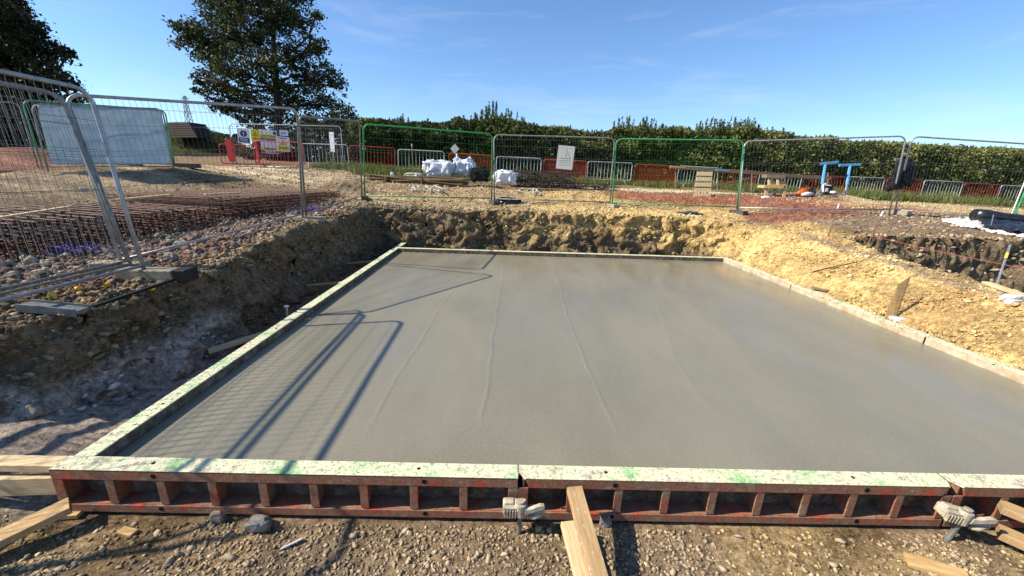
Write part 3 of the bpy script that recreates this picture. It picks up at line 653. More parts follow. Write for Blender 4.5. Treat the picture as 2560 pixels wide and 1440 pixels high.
tr=N(nt_,'ShaderNodeBsdfTranslucent'); tr.inputs[0].default_value=(.5,.62,.68,1); mx=N(nt_,'ShaderNodeMixShader'); mx.inputs[0].default_value=.45; lk(nt_,b_.outputs[0],mx.inputs[1]); lk(nt_,tr.outputs[0],mx.inputs[2]); lk(nt_,mx.outputs[0],nt_.nodes['Material Output'].inputs[0]); bump(nt_,b_,noise(nt_,5,5,.6),.4,.03)
M['tarp']=m_
def foot(px_,py_,z): return PZ(px_,py_,z)
def block(c,L,w,h,rz,mat,label,group='fence feet blocks',zz=None):
    o=tag(MB().box((0,0,h/2),(L,w,h)).build('ballast_block',M[mat],None,bevel=.012),label,'fence foot',group)
    o.location=(c[0],c[1],(gz(c[0],c[1])-.015) if zz is None else zz); o.rotation_euler=(0,0,rz); return o
# near-left run
NA=np.array([-4.19,4.58,.62]); NT=PZ(222,224,2.62)
d=np.array([-.02,-1,.005]); 
heras(NA,NA+d*3.45,NT,NT+np.array([.035,-1,0.0])*3.45,'galvanised fence panel nearest the camera, standing on the outer foot','galv','wire',fr=.022)
N2=np.array([-4.62,4.88,.60]); T2=PZ(150,235,2.60)
heras(N2,N2+d*3.45,T2,T2+np.array([.045,-1,0])*3.45,'galvanised fence panel just behind the nearest one, with the rusted corner','galv_dull','wire',fr=.022)
N3=np.array([-4.47,4.74,.60]); T3=PZ(163,240,2.60)
heras(N3,N3+d*3.45,T3,T3+np.array([.04,-1,0])*3.45,'galvanised fence panel squeezed between two others at the near left','galv_dull','wire',fr=.019)
M0=foot(309,672,.60); MT0=PZ(158,236,2.60); M1=foot(757,547,.84); MT1=PZ(743,272,2.84)
heras(M0,M1,MT0,MT1,'long galvanised fence panel in front of the oak and the rebar cages','galv','wire')
E1=foot(905,498,1.05); ET1=PZ(901,303,3.05)
MT1b=PZ(746,290,2.78)
heras(M1+np.array([.05,.05,0]),E1,MT1b,PZ(899,303,3.03),'galvanised fence panel between the leaning post and the green panel','galv_dull','wire')
G1=foot(912,498,1.04); G2=foot(1229,504,1.02)
heras(G1,G2,PZ(908,310,3.02),PZ(1231,335,3.02),'green framed fence panel in front of the white bulk bags','green','green_wire')
S1=foot(1236,506,1.02); S2=foot(1524,514,1.03)
heras(S1,S2,PZ(1235,337,3.02),PZ(1537,345,3.03),'galvanised fence panel carrying the pale notice','galv_dull','wire')
G3=foot(1530,515,1.03); G4=foot(1842,527,1.05)
heras(G3,G4,PZ(1541,347,3.02),PZ(1860,351,3.05),'green framed fence panel in front of the upright pallet','green','green_wire')
S3=foot(1846,529,1.05); S4=foot(2223,534,1.19)
heras(S3,S4,PZ(1862,353,3.04),PZ(2266,340,3.19),'galvanised fence panel in front of the blue T shaped stands','galv','wire')
S5=foot(2236,534,1.19); p6=np.array([13.9,10.35,1.05])
heras(S5,p6,PZ(2280,341,3.19),p6+np.array([.1,0,1.95]),'galvanised fence panel leaving the frame at the right','galv','wire')
# far-left stack with tarpaulin
def quad(a,b,c,e,da,db): return DP(*a,da),DP(*b,db),DP(*c,da-.25),DP(*e,db-.25)
A,B,TA,TB=quad((112,440),(440,430),(55,250),(412,275),11.0,13.2); heras(A,B,TA,TB,'green framed fence panel at the back of the tarpaulin stack','green','green_wire',group='fence panels stacked at the far left')
A,B,TA,TB=quad((120,425),(436,426),(78,260),(405,272),10.7,12.9); heras(A,B,TA,TB,'dull framed fence panel covered by a pale blue tarpaulin','galv_dull','wire',group='fence panels stacked at the far left',sheet=(.03,.985,.09,.985))
A,B,TA,TB=quad((-330,470),(100,432),(-420,250),(46,256),8.8,11.2); heras(A,B,TA,TB,'galvanised fence panel in shade beside the tarpaulin stack','galv_dull','wire',group='fence panels stacked at the far left')
# sign fence
SA=DP(584,420,18); SB=DP(860,428,18); STA=DP(573,309,18); STB=DP(852,316,18)
heras(SA,SB,STA,STB,'distant galvanised fence panel hung with safety signs under the oak','galv','wire',wr=.003)
# clips
def clip(p,label,L=.22,v=(1,0,0)):
    v=np.array(v,float); v/=np.linalg.norm(v); p=np.array(p); t=thing('fence_coupler',p,label,'fence clip','couplers joining fence panels')
    MB().beam(-v*L/2,v*L/2,.05,.045).build('plates',M['galv'],t,bevel=.006); MB().tube([(0,-.05,0),(0,.06,0)],.012,8).build('bolt',M['galv'],t)
clip(PZ(206,474,1.55)*0+DP(207,474,dep(N2)-.1),'steel coupler joining the two leaning posts at the near left',.16,(N3-N2))
clip(DP(2243,398,dep(S4)),'steel coupler at the top of the coat on the right hand posts',.14)
clip(DP(910,372,dep(E1)),'steel coupler between the grey post and the green panel',.1)
# feet
zb_=gz(-4.15,4.6)-.02; block(np.array([-4.15,4.60,.50]),.60,.20,.135,R(4),'block','dusty block foot under the outer near left post',zz=zb_)
block(np.array([-3.765,4.627,.50]),.16,.22,.15,R(4),'rubber','black rubber block at the outer end of the near left dusty foot',zz=zb_-.005)
block(np.array([-4.72,4.86,.49]),.55,.20,.14,R(8),'block','dusty block foot under the inner near left posts')
p=foot(760,551,.80); block(p+np.array([.05,0,-.06]),.80,.20,.10,R(-14),'block','long dusty block foot under the leaning mid left post')
for q,lb in ((G1,'grimy foot under the post where the green panel starts'),(S1,'grimy foot under the post between bulk bags and black sheeting'),(G3,'pale block foot at the joint below the upright pallet panel'),(S3,'grimy block foot at the joint beside the red clay'),(S5+np.array([.1,0,0]),'block foot below the coat at the right hand posts')):
    block(q-np.array([0,0,.10]),.50,.20,.12,R(-70),'block_dark' if 'grimy' in lb else 'block',lb)
block(DP(470,432,13.3)-np.array([0,0,.05]),.75,.25,.14,R(5),'block_dark','dark block foot right of the tarpaulin stack')
block(DP(330,434,12.6)-np.array([0,0,.05]),.60,.25,.12,R(5),'block_dark','dark block foot beneath the tarpaulin stack')
block(DP(862,430,18)-np.array([0,0,.12]),.6,.25,.14,0,'block_dark','small block foot under the right post of the sign fence')
# leaning green frame at right edge
A=GP(2535,540); t=thing('leaning_fence',A,'leaning green and grey fence end at the right edge','fence post')
MB().tube([A,DP(2585,430,dep(A))],.03,8).build('green_post',M['green'],t,A); MB().tube([DP(2525,545,dep(A)),DP(2562,455,dep(A))],.022,8).build('grey_post',M['galv'],t,A)
# ================================================================== BARRIERS
def barrier(kind,label):
    t=thing('pedestrian_barrier',(0,0,0),label,'barrier','pedestrian barriers along the hedge')
    L=2.3;H=1.05;r=.12; mt={'w':'pale_paint','r':'red_paint','o':'orange_paint'}[kind]
    pth=[]
    for cx,cz,a0 in ((r,H-r,180),(L-r,H-r,90),(L-r,.16+r,0),(r,.16+r,-90)):
        for a in np.linspace(a0,a0-90,5): pth.append((cx+r*math.cos(R(a)),0,cz+r*math.sin(R(a))))
    MB().tube(pth,.026 if kind=='w' else .022,6,closed=True).build('frame',M[mt],t,smooth=True)
    b=MB()
    for k in range(1,13 if kind!='o' else 30): 
        x=L*k/(13 if kind!='o' else 30); b.tube([(x,0,.16),(x,0,H)],.010 if kind!='w' else .011,4,cap=False)
    if kind=='o':
        for k in range(1,14): b.tube([(0,0,.16+k*.065),(L,0,.16+k*.065)],.006,3,cap=False)
    b.build('bars',M[mt],t)
    for x in (.35,L-.35):
        MB().tube([(x,-.22,0),(x,-.12,.05),(x,0,.17),(x,.12,.05),(x,.22,0)],.018,5).build('leg',M[mt],t)
    return t
names={'w':'pale galvanised','r':'dark red','o':'orange red close barred'}
where=['beside the sign fence, leftmost of the pale ones','just left of the first green fence panel','behind the left end of the rebar bundle','behind the white bulk bags','behind the lone right hand bulk bag',
'behind the pale notice','left of the second green fence panel','in the weeds behind the second green panel','half hidden behind the upright pallet','behind the long timber rail','behind the slatted pallet stack','behind the orange saw',
'by the feet of the blue stands','behind the black coat','right of the coat on the long grass','second from the right edge','at the right edge']
protos={}
for i,(a,b,fa,fb,k) in enumerate(barr):
    A=AT(a,fa,bY(a)); B=AT(b,fb,bY(b)); dd=B-A; L=math.hypot(dd[0],dd[1]); rz=math.atan2(dd[1],dd[0])
    lab=names[k]+' barrier '+where[i]
    z=gz(*((A+B)/2)[:2])
    if k not in protos:
        o=barrier(k,lab); protos[k]=o; 
    else: o=copy_tree(protos[k],(0,0,0),0,lab)
    c=(A+B)/2; o.location=(A[0],A[1],float(min(A[2],z+.1))); o.rotation_euler=(0,math.atan2(-(dd[2]),L),rz); o.scale=(L/2.3*.985,1,1)
bpy.context.view_layer.update()
for (x,y,dd,rz,s,lab) in ((556,417,19.5,.2,1,'dark red barrier at the left end of the sign fence'),(640,417,17.2,-.05,1,'dark red barrier standing below the warning signs'),(590,412,18.6,-1.1,1,'dark red barrier turned end on behind the blue sign'),(645,412,19.2,-1.0,1,'dark red barrier turned end on in the middle of the sign fence')):
    p=DP(x,y,dd); o=copy_tree(protos['r'],(p[0],p[1],p[2]),rz,lab)
# ================================================================== SIGNS
def sign(name,box,d,label,parts,tilt=0,rim='sign_white',texts=(),poly=None):
    x0,y0,x1,y1=box; c=DP((x0+x1)/2,(y0+y1)/2,d); W=(x1-x0)*d/1000; Hh=(y1-y0)*d/1000
    t=thing(name,c,label,'sign','notices on the fences' ); t.rotation_euler=(0,0,math.atan2(c[0],c[1])*-1*.6); t.rotation_euler[1]=tilt
    def pr(u0,v0,u1,v1,mat,nm_,off,th=.003):
        MB().box(((u0+u1)/2*W-W/2,-off-th/2,Hh/2-(v0+v1)/2*Hh),(abs(u1-u0)*W,th,abs(v1-v0)*Hh)).build(nm_,M[mat],t)
    MB().box((0,0,0),(W,.006,Hh)).build('board',M[rim],t,bevel=.002)
    for q in parts:
        kind=q[0]
        if kind=='r': pr(*q[1:5],q[5],'printed_band',q[6])
        if kind=='c':
            _,u,v,r_,mat,off=q; MB().tube([((u-.5)*W,-off,(.5-v)*Hh),((u-.5)*W,-off-.003,(.5-v)*Hh)],r_*W,20).build('symbol',M[mat],t)
        if kind=='t':
            _,u,v,r_,mat,off=q; P=[((u-.5)*W+r_*W*math.sin(R(a)),-off,(.5-v)*Hh+r_*W*math.cos(R(a))) for a in (0,120,240)]
            MB().prism(P,(0,-.003,0)).build('triangle',M[mat],t)
    for (s,u,v,h,mat) in texts:
        if s not in ('CAUTION','KEEP CLEAR'):      # print too small to read in the photograph: plain ruled lines
            for k in (-.5,.5): pr(u-.30+.04*k,v+k*h*.62-h*.16,u+.30-.05*k,v+k*h*.62+h*.16,mat,'print_line',.0085)
            continue
        cu_=bpy.data.curves.new('t','FONT'); cu_.body=s; cu_.size=h*Hh*1.3; cu_.align_x='CENTER'; cu_.align_y='CENTER'; cu_.extrude=.0005
        to=bpy.data.objects.new('t',cu_); COL.objects.link(to); bpy.context.view_layer.update()
        me=bpy.data.meshes.new_from_object(to.evaluated_get(bpy.context.evaluated_depsgraph_get())); bpy.data.objects.remove(to)
        me.materials.clear(); me.materials.append(M[mat]); o=bpy.data.objects.new('lettering',me); COL.objects.link(o); o.parent=t
        wd=max(v_.co.x for v_ in me.vertices)-min(v_.co.x for v_ in me.vertices)
        o.rotation_euler=(R(90),0,0); o.location=((u-.5)*W,-.0125,(.5-v)*Hh); k=min(1,.86*W/wd); o.scale=(k,max(k,.75),1)
    return t
D=17.8
sign('safety_sign',(596,323,623,358),D,'white sign with a dark blue exclamation disc and blue lower panel',[('c',.5,.33,.27,'sign_blue',.004),('r',.46,.22,.54,.38,'sign_white',.008),('r',.46,.41,.54,.45,'sign_white',.008),('r',.08,.60,.92,.92,'sign_blue',.004)],.04,texts=[('a',.5,.70,.08,'sign_white'),('b',.5,.82,.07,'sign_white')])
sign('safety_sign',(629,325,648,352),D,'small yellow warning sign with a triangle, left of the caution sign',[('t',.5,.42,.36,'ink',.004),('t',.5,.42,.27,'sign_yellow',.008),('r',.47,.30,.53,.48,'ink',.0115)],.04,rim='sign_yellow',texts=[('c',.5,.80,.12,'ink')])
sign('safety_sign',(651,326,690,355),D,'wide caution sign with yellow and dark blue bands',[('t',.14,.22,.10,'sign_yellow',.004),('c',.87,.22,.10,'sign_blue',.004),('r',.03,.38,.97,.66,'sign_yellow',.004),('r',.03,.68,.97,.97,'sign_blue',.004)],.04,texts=[('CAUTION',.5,.52,.20,'ink'),('KEEP CLEAR',.5,.83,.17,'sign_white')])
sign('safety_sign',(655,356,694,383),D,'wide sign with yellow band and red bottom strip below the caution sign',[('t',.14,.36,.09,'sign_yellow',.004),('r',.03,.50,.97,.70,'sign_yellow',.004),('r',.03,.75,.97,.95,'sign_red',.004)],.04,texts=[('d',.5,.60,.13,'ink'),('e',.5,.85,.13,'sign_white')])
sign('safety_sign',(700,326,719,339),D,'small white sign with one dark line above the yellow triangle sign',[],.04,texts=[('f',.5,.55,.26,'sign_blue')])
sign('safety_sign',(693,343,723,378),D,'tall white and yellow sign with a big triangle, rightmost on the sign fence',[('t',.5,.42,.28,'ink',.004),('t',.5,.42,.22,'sign_yellow',.008),('r',.475,.32,.525,.46,'ink',.0115),('r',.10,.60,.90,.93,'sign_yellow',.004)],.04,texts=[('g',.5,.76,.10,'ink'),('h',.5,.10,.07,'sign_blue')])
# notice on the galvanised panel (seen from behind, translucent)
m_,nt_,b_=nm('pale_translucent_notice'); b_.inputs['Base Color'].default_value=(.62,.62,.57,1); b_.inputs['Roughness'].default_value=.5; M['notice']=m_
m_,nt_,b_=nm('faint_print'); b_.inputs['Base Color'].default_value=(.44,.44,.39,1); M['faint']=m_
dS=dep((S1+S2)/2)
sign('notice_board',(1393,366,1434,422),dS-.12,'pale grey rectangular notice with a faint triangle outline on the fence panel',[('t',.5,.40,.36,'faint',.004),('t',.5,.40,.32,'notice',.0075),('r',.47,.30,.53,.44,'faint',.011),('r',.14,.62,.86,.63,'faint',.004),('r',.14,.70,.86,.71,'faint',.004),('r',.14,.80,.86,.81,'faint',.004)],.06,rim='notice')
p=DP(1137,372,dep((G1+G2)/2)-.1); t=thing('diamond_sign',p,'blank pale grey diamond shaped sign on the green fence panel','sign','notices on the fences')
h=.145; MB().prism([(0,0,h),(h*.95,0,0),(0,0,-h),(-h*.95,0,0)],(0,-.006,0)).build('board',M['notice'],t)
# white paper marker on a stake
A=GP(835,440); d0=dep(A); t=thing('marker_stake',A,'wooden stake with white taped paper in front of the hedge','stake')
MB().tube([A-np.array([0,0,.1]),DP(831,378,d0)],.02,5).build('stake',M['timber_old'],t,A)
MB().prism([DP(822,330,d0),DP(834,330,d0),DP(837,380,d0),DP(827,380,d0)],(0,.02,0)).box(DP(838,359,d0),(.10,.02,.08)).build('paper',M['white'],t,A)
for (x,y,x2,y2,lb) in ((1033,425,1030,392,'grey wooden stake in front of the pale barrier by the rebar bundle'),(1660+30,430,1686,424,'')):
    if lb:
        A=GP(x,y+8); t=thing('wooden_stake',A,lb,'stake'); MB().tube([A,DP(x2,y2-25,dep(A))],.025,5).build('post',M['timber_old'],t,A); MB().tube([DP(x2,y2-25,dep(A)),DP(x2,y2-32,dep(A))],.04,6).build('cap',M['galv_dull'],t,A)
# ================================================================== BAGS AND HEAPS
def lump(name,box,d,mat,label,cat,seed,depth=.7,amp=.34,sub=5,sq=.55,peaks=(),group=None,fl=1.0):
    import bmesh
    x0,y0,x1,y1=box; c=DP((x0+x1)/2,y1,d); W=(x1-x0)*d/2000; H=(y1-y0)*d/1000
    bm=bmesh.new(); bmesh.ops.create_icosphere(bm,subdivisions=sub,radius=1); off=seed*7.3
    for v in bm.verts:
        p=np.array(v.co); q=np.sign(p)*np.abs(p)**sq
        n=abs(float(fbm(p[0]*2.1+off,p[1]*2.1+p[2]*2.6+off,4,seed)))*2.2
        n2=abs(float(fbm(p[0]*6+off,p[2]*6-p[1]*5+off,3,seed+3)))*1.1
        k=1-amp*.7+amp*(n+n2*.45); tw=.35+.65*(p[2]<.2)+.0
        q=q*(1-(1-tw)*max(0,q[2])*.5)*k
        for (u,s_,hh) in peaks:
            q[2]+=hh*math.exp(-((q[0]-u)/s_)**2)*max(0,p[2])
        v.co=Vector((q[0]*W*1.05,q[1]*depth*fl,(q[2]*.5+.46)*H))
    me=bpy.data.meshes.new(name); bm.to_mesh(me); bm.free(); me.materials.append(M[mat]); me.polygons.foreach_set('use_smooth',[True]*len(me.polygons))
    o=bpy.data.objects.new(name,me); COL.objects.link(o); o.location=tuple(c); return tag(o,label,cat,group)
gb_='white bulk bags behind the fence'
lump('bulk_bag',(1057,388,1142,444),15.6,'bag','large slumped white bulk bag, left of the pair behind the green fence','bag',11,.55,.4,group=gb_)
lump('bulk_bag',(1132,388,1190,444),15.8,'bag','white bulk bag with a tall pointed ear, right of the pair behind the green fence','bag',15,.5,.4,peaks=((-.8,.35,1.0),(.5,.3,.4)),group=gb_)
lump('bulk_bag',(1231,415,1298,464),14.9,'bag','lone white bulk bag left of the tangled reinforcement','bag',19,.5,.45,group=gb_)
lump('black_net_heap',(1172,405,1226,458),15.0,'blackcloth','heap of black netting against the right bulk bag','netting',23,.45,.6)
lump('tarred_bag',(1012,428,1060,446),15.8,'rope','flat pale sack lying left of the bulk bags','sack',25,.4,.3)
lump('white_bag_scrap',(803,456,830,478),13.5,'bag','small white bag scrap beside the end of the rebar cages','bag',27,.2,.5)
lump('paper_scrap',(976,428,985,440),15.6,'white','small white card standing on the rebar bundle','card',28,.05,.2)
lump('black_sheeting_heap',(1232,486,1300,516),12.9,'blackplastic','crumpled black polythene at the foot of the grey fence panel','sheeting',31,.45,.55)
lump('cloth_heap',(1690,524,1752,548),11.9,'navycloth','blue grey cloth dropped on the pit edge beyond the slab','cloth',33,.30,.6)
# steel bar bundle
M['bundle']=simple('brown_bars',(.22,.14,.075),(.12,.07,.04),14,.8,.1,.2,.002)
t=thing('rebar_bundle',DP(1040,450,15),'long brown bundle of straight reinforcing bars lying before the bulk bags','reinforcing bars'); O=np.array(t.location)
mb=MB()
for k in range(80):
    a=DP(918+rng.uniform(-8,25),436+rng.uniform(0,19),15.0); b=DP(1172+rng.uniform(-16,4),446+rng.uniform(0,19),14.6)
    off=np.array([0,rng.uniform(-.25,.25),0]); mb.tube([a+off,(a+b)/2+off+np.array([0,0,rng.uniform(-.02,.02)]),b+off],.015,5)
mb.build('bars',M['bundle'],t,O); 
for u in (.2,.55,.85):
    c=DP(918+254*u,449+8*u,14.8); MB().box(c,(.05,.62,.24)).build('timber_bearer',M['timber_old'],t,O)
def tangle(name,c,size,n,r,mat,label,cat,seed,seg=14,lift=.02,straight=0):
    r_=np.random.default_rng(seed); mb=MB(); c=np.array(c,float)
    for k in range(n):
        p=np.array([r_.uniform(-.5,.5)*size[0],r_.uniform(-.5,.5)*size[1],r_.uniform(0,1)*size[2]]); dr=r_.normal(size=3); dr[2]*=.35; dr/=np.linalg.norm(dr); P=[]
        st=max(size)/seg*(1.6 if straight else 1.1)
        for i in range(seg):
            P.append(c+p); dr=dr+r_.normal(size=3)*(.10 if straight else .55); dr[2]-=(p[2]-size[2]*.4)/size[2]*.3; dr/=np.linalg.norm(dr); p=p+dr*st
            for ax in (0,1):
                if abs(p[ax])>size[ax]*.6: dr[ax]=-np.sign(p[ax])*abs(dr[ax])
            p[2]=min(max(p[2],lift),size[2])
        mb.tube(P,r,5)
    return tag(mb.build(name,M[mat],None,c,smooth=True),label,cat)
def gd(x,y,d=None): return GP(x,y) if d is None else DP(x,y,d)
tangle('webbing_tangle',gd(1075,478),(1.0,.5,.20),9,.020,'rope','tangle of cream webbing straps hanging down the spoil before the bulk bags','webbing',1)
tangle('webbing_tangle',gd(1318,488),(.7,.4,.20),6,.022,'rope','small coil of cream webbing on the gravel left of the tangled reinforcement','webbing',4)
tangle('reinforcement_tangle',DP(1360,470,15.2),(1.7,.9,.62),110,.010,'dark_steel','dark tangled heap of bent reinforcement behind the grey panel','scrap steel',2,10,straight=1)
tangle('reinforcement_tangle',DP(1465,474,14.8),(1.7,.7,.22),46,.010,'dark_steel','low spread of dark bent bars right of the tangled heap','scrap steel',3,10,straight=1)
tangle('purple_netting',gd(212,634),(.55,.35,.12),26,.006,'purple','crumpled purple netting on the cobbles behind the near fence posts','netting',6)
tangle('purple_netting',gd(775,530),(.60,.4,.10),22,.007,'purple','crumpled purple netting beside the mid left fence foot','netting',7)
for i,(a,b,lb) in enumerate((((530,648),(588,606),'thin rusty bar lying on the bank beyond the near fence'),((500,652),(560,640),'short rusty bar crossing another on the bank'))):
    plank(gp(*a,.015),gp(*b,.02),.014,.014,'rust',lb,'steel_bar','steel bar',bevel=0)
p1_=gp(218,779,.02); p2_=gp(482,691,.02); plank(p1_,p2_,.035,.03,'blackcloth','long black rubber strip lying in front of the near fence','rubber_strip','rubber strip')
# channel offcut
a=gp(66,783,.075); b=gp(212,796,.07); t=thing('metal_channel',a,'short dusty grey metal channel lying on the bank at the left','metal channel'); dv=(b-a)/np.linalg.norm(b-a); sv=np.cross(dv,(0,0,1)); sv/=np.linalg.norm(sv)
MB().beam(a,b,.15,.03).build('web',M['galv_dull'],t,a); MB().beam(a+sv*.07,b+sv*.07,.012,.07).build('front_flange',M['galv_dull'],t,a); MB().beam(a-sv*.07,b-sv*.07,.012,.07).build('back_flange',M['galv_dull'],t,a)
# yellow mushroom caps
def capobj(x,y,mat,label,tilt):
    p=gp(x,y,.022); t=thing('rebar_topper',p,label,'rebar cap','plastic rebar caps in front of the near fence'); 
    MB().tube([(0,0,-.02),(0,0,-.004),(0,0,.012),(0,0,.022)],[.030,.034,.028,.008],14).build('dome',M[mat],t,smooth=True)
    MB().tube([(0,0,-.06),(0,0,-.02)],.016,10).build('stem',M[mat],t); t.rotation_euler=(tilt,tilt*.7,0)
capobj(132,744,'yellow','lemon yellow plastic cap furthest left in front of the near fence',.5)
capobj(195,733,'amber','amber plastic cap, the smaller one, near the lowest fence rail',1.5)
capobj(270,718,'amber','amber plastic cap with a broken rim, near the fence foot block',-1.2)
capobj(381,729,'yellow','lemon yellow plastic cap right of the black rubber strip',.3)
# ================================================================== REINFORCEMENT CAGES
def cage(x0,y0,rz,Ln,Wd,zb,label,seed):
    r_=np.random.default_rng(seed); t=thing('reinforcement_cage',(x0,y0,zb),label,'reinforcement','rusty reinforcement cages beside the cobbles',rz)
    H=.42
    for L in range(6):
        z=.05+L*.07; mb=MB(); jx=r_.uniform(-.05,.05); jy=r_.uniform(-.08,.08)
        for x in np.arange(-Wd,.01,.4): mb.tube([(x+jx,jy,z),(x+jx,Ln/2,z+r_.uniform(-.015,.015)),(x+jx,Ln+jy,z)],.009,4)
        for y in np.arange(0,Ln+.01,.22): mb.tube([(-Wd+jx,y+jy,z+.014),(jx+.05,y+jy,z+.014+r_.uniform(-.01,.01))],.010,4)
        mb.build('mesh_layer',M['rust_pale' if L==5 else 'rust'],t)
    mb=MB()
    for y in np.arange(0,Ln,.10):
        for x in (.03,-.2,-.45): mb.tube([(x,y+r_.uniform(-.03,.03),-.08),(x+r_.uniform(-.03,.03),y+r_.uniform(-.03,.03),H+.01)],.009,4)
    mb.build('links',M['rust'],t)
    return t
cage(-6.72,4.2,R(-15),4.1,2.6,.64,'nearer rusty reinforcement cage with a batten across it',3)
cage(-5.62,8.35,R(-7),4.3,2.8,.80,'farther rusty reinforcement cage running back towards the grey post',5)
for (a,b,lb) in (((-5,545),(178,516),'pale batten lying on the nearer rusty cage'),((287,500),(427,487),'pale batten lying on the farther rusty cage'),((512,486),(600,482),'pale batten at the back end of the farther rusty cage')):
    plank(PZ(*a,1.12 if a[0]<200 else 1.29),PZ(*b,1.12 if a[0]<200 else 1.29),.06,.03,'timber_pale',lb,'timber_batten')
for k,(a,b) in enumerate((((650,478),(830,508)),((700,474),(835,500)),((640,490),(800,512)),((690,505),(835,487)))):
    plank(gp(*a,.10+.02*k),gp(*b,.08),.016,.016,'rust_pale',['thin rusty bar fanning out past the mid left post, the lowest of four','thin rusty bar fanning out past the mid left post, the topmost of four','thin rusty bar fanning out past the mid left post, furthest forward','thin rusty bar crossing the other three beyond the mid left post'][k],'steel_bar','steel bar',group='loose rusty bars beyond the mid left post',bevel=0)
# ================================================================== RIGHT HAND WORK AREA
# upright pallet
A=GP(1757,492); d0=dep(A); t=thing('pallet',A,'pale timber pallet standing on end on the red clay','pallet')
for k in range(5):
    y=434+k*13.6; MB().prism([DP(1745-k*2.3,y-5,d0),DP(1782-k*1.3,y-4.5,d0),DP(1781-k*1.5,y+5.5,d0),DP(1743-k*2.3,y+5,d0)],(0,.03,0)).build('deck_board',M['timber_pale'],t,A)
for x in (0,.26,.52): 
    a=DP(1745,430,d0)+np.array([x*.98,.07,0]); b=DP(1735,490,d0)+np.array([x*.98,.07,0]); MB().beam(a,b,.05,.08).build('bearer',M['timber_old'],t,A)
# slatted trestle of pallets
A=GP(1937,492); d0=dep(A); t=thing('slatted_trestle',A,'rough trestle of stacked pallet timbers with slatted back','trestle')
def bd(x0,y0,x1,y1,mat,nm_,dy=0,th=.05,sk=0): MB().prism([DP(x0+sk,y0,d0+dy),DP(x1+sk,y0+1,d0+dy),DP(x1,y1+1,d0+dy),DP(x0,y1,d0+dy)],(0,th,0)).build(nm_,M[mat],t,A)
bd(1917,436,1963,445,'timber_old','top_board',0,.35,1); bd(1924,452,1965,463,'timber','back_board',.1)
bd(1910,463,1958,470,'timber','seat_board',-.25,.45,2)
for x in (1921,1943): bd(x,449,x+5,462,'timber_pale','slat',-.03)
for x in (1913,1935,1958): bd(x,471,x+6,492,'timber','leg',-.2 if x!=1935 else .1,.07,1)
bd(1919,477,1957,483,'timber_pale','cross_board',.05)
for k in range(6): bd(1926+k*6.3,446,1929+k*6.3,452,'timber_old','block',.06)
# long timber rail on stakes
d1=dep(GP(1700,480)); 
t=thing('timber_rail',DP(1860,425,d1),'long weathered timber rail on stakes behind the pallets','rail'); O=np.array(t.location)
MB().beam(DP(1676,417,d1+1),DP(2078,446,d1+1),.06,.14).build('rail',M['timber_old'],t,O)
for x,y in ((1690,447),(1795,450),(1880,455),(2070,460)): MB().tube([DP(x,y-28,d1+1),DP(x-2,y+26,d1+1)],.03,5).build('stake',M['timber_old'],t,O)
MB().beam(DP(1890,442,d1+1),DP(1765,472,d1+1),.04,.08).build('diagonal_brace',M['timber_old'],t,O)
for (x0,x1,mt,nm_) in ((1790,1822,'blue','blue_board'),(1676,1712,'timber','end_board')): MB().beam(DP(x0,416+(x0-1676)*.072,d1+.9),DP(x1,416+(x1-1676)*.072,d1+.9),.07,.06).build(nm_,M[mt],t,O)
# saw
A=GP(2015,492); d0=dep(A); t=thing('cut_off_saw',A,'orange and white petrol cut off saw lying on the red clay','saw'); 
MB().tube([DP(1992,484,d0),DP(2004,480,d0),DP(2016,478,d0)],[.06,.11,.10],10).build('engine_body',M['orangeplastic'],t,A,smooth=True)
MB().tube([DP(2005,487,d0-.1),DP(2018,485,d0-.1),DP(2032,484,d0-.1)],[.06,.09,.05],10).build('white_cover',M['white'],t,A,smooth=True)
MB().tube([DP(2030,480,d0),DP(2030,480,d0)+np.array([0,.02,0])],.17,18).build('blade_disc',M['dark_steel'],t,A)
MB().tube([DP(1998,480,d0),DP(2006,471,d0),DP(2022,470,d0),DP(2034,476,d0)],.022,7).build('handle',M['orangeplastic'],t,A)
MB().tube([DP(1990,490,d0),DP(2010,493,d0),DP(2034,492,d0)],.035,7).build('base',M['black'],t,A)
# blue T stands
def tstand(top0,top1,mid,foot_,label):
    A=GP(*foot_); d0=dep(A); t=thing('roller_stand',A,label,'stand','blue T shaped stands')
    MB().beam(DP(*top0,d0),DP(*top1,d0),.09,.10).build('cross_bar',M['blue'],t,A,bevel=.008)
    MB().tube([DP(*mid,d0),DP((mid[0]*.35+foot_[0]*.65),(mid[1]*.35+foot_[1]*.65),d0)],.055,8).build('post',M['blue'],t,A)
    MB().tube([DP((mid[0]*.38+foot_[0]*.62),(mid[1]*.38+foot_[1]*.62),d0),DP(*foot_,d0)],.035,8).build('lower_post',M['galv'],t,A)
    for s_ in (-1,1): MB().beam(DP(foot_[0],foot_[1]-12,d0),DP(foot_[0]+s_*11,foot_[1],d0+.2*s_),.03,.03).build('foot',M['galv'],t,A)
    return A,d0,t
A,d0,t=tstand((2043,411),(2095,405),(2063,410),(2052,488),'blue T stand with a dark motor on its left end')
MB().tube([DP(2036,411,d0),DP(2044,411,d0)],.10,10).build('motor',M['blackcloth'],t,A)
tstand((2098,413),(2151,411),(2125,414),(2113,488),'blue T stand in front of the pale barrier, right of the pair')
A=GP(2068,487); d0=dep(A); t=thing('site_generator',A,'small white and black machine behind the clay mound','machine')
MB().box(DP(2067,470,d0),(.34,.3,.32)).build('housing',M['blackcloth'],t,A,bevel=.03)
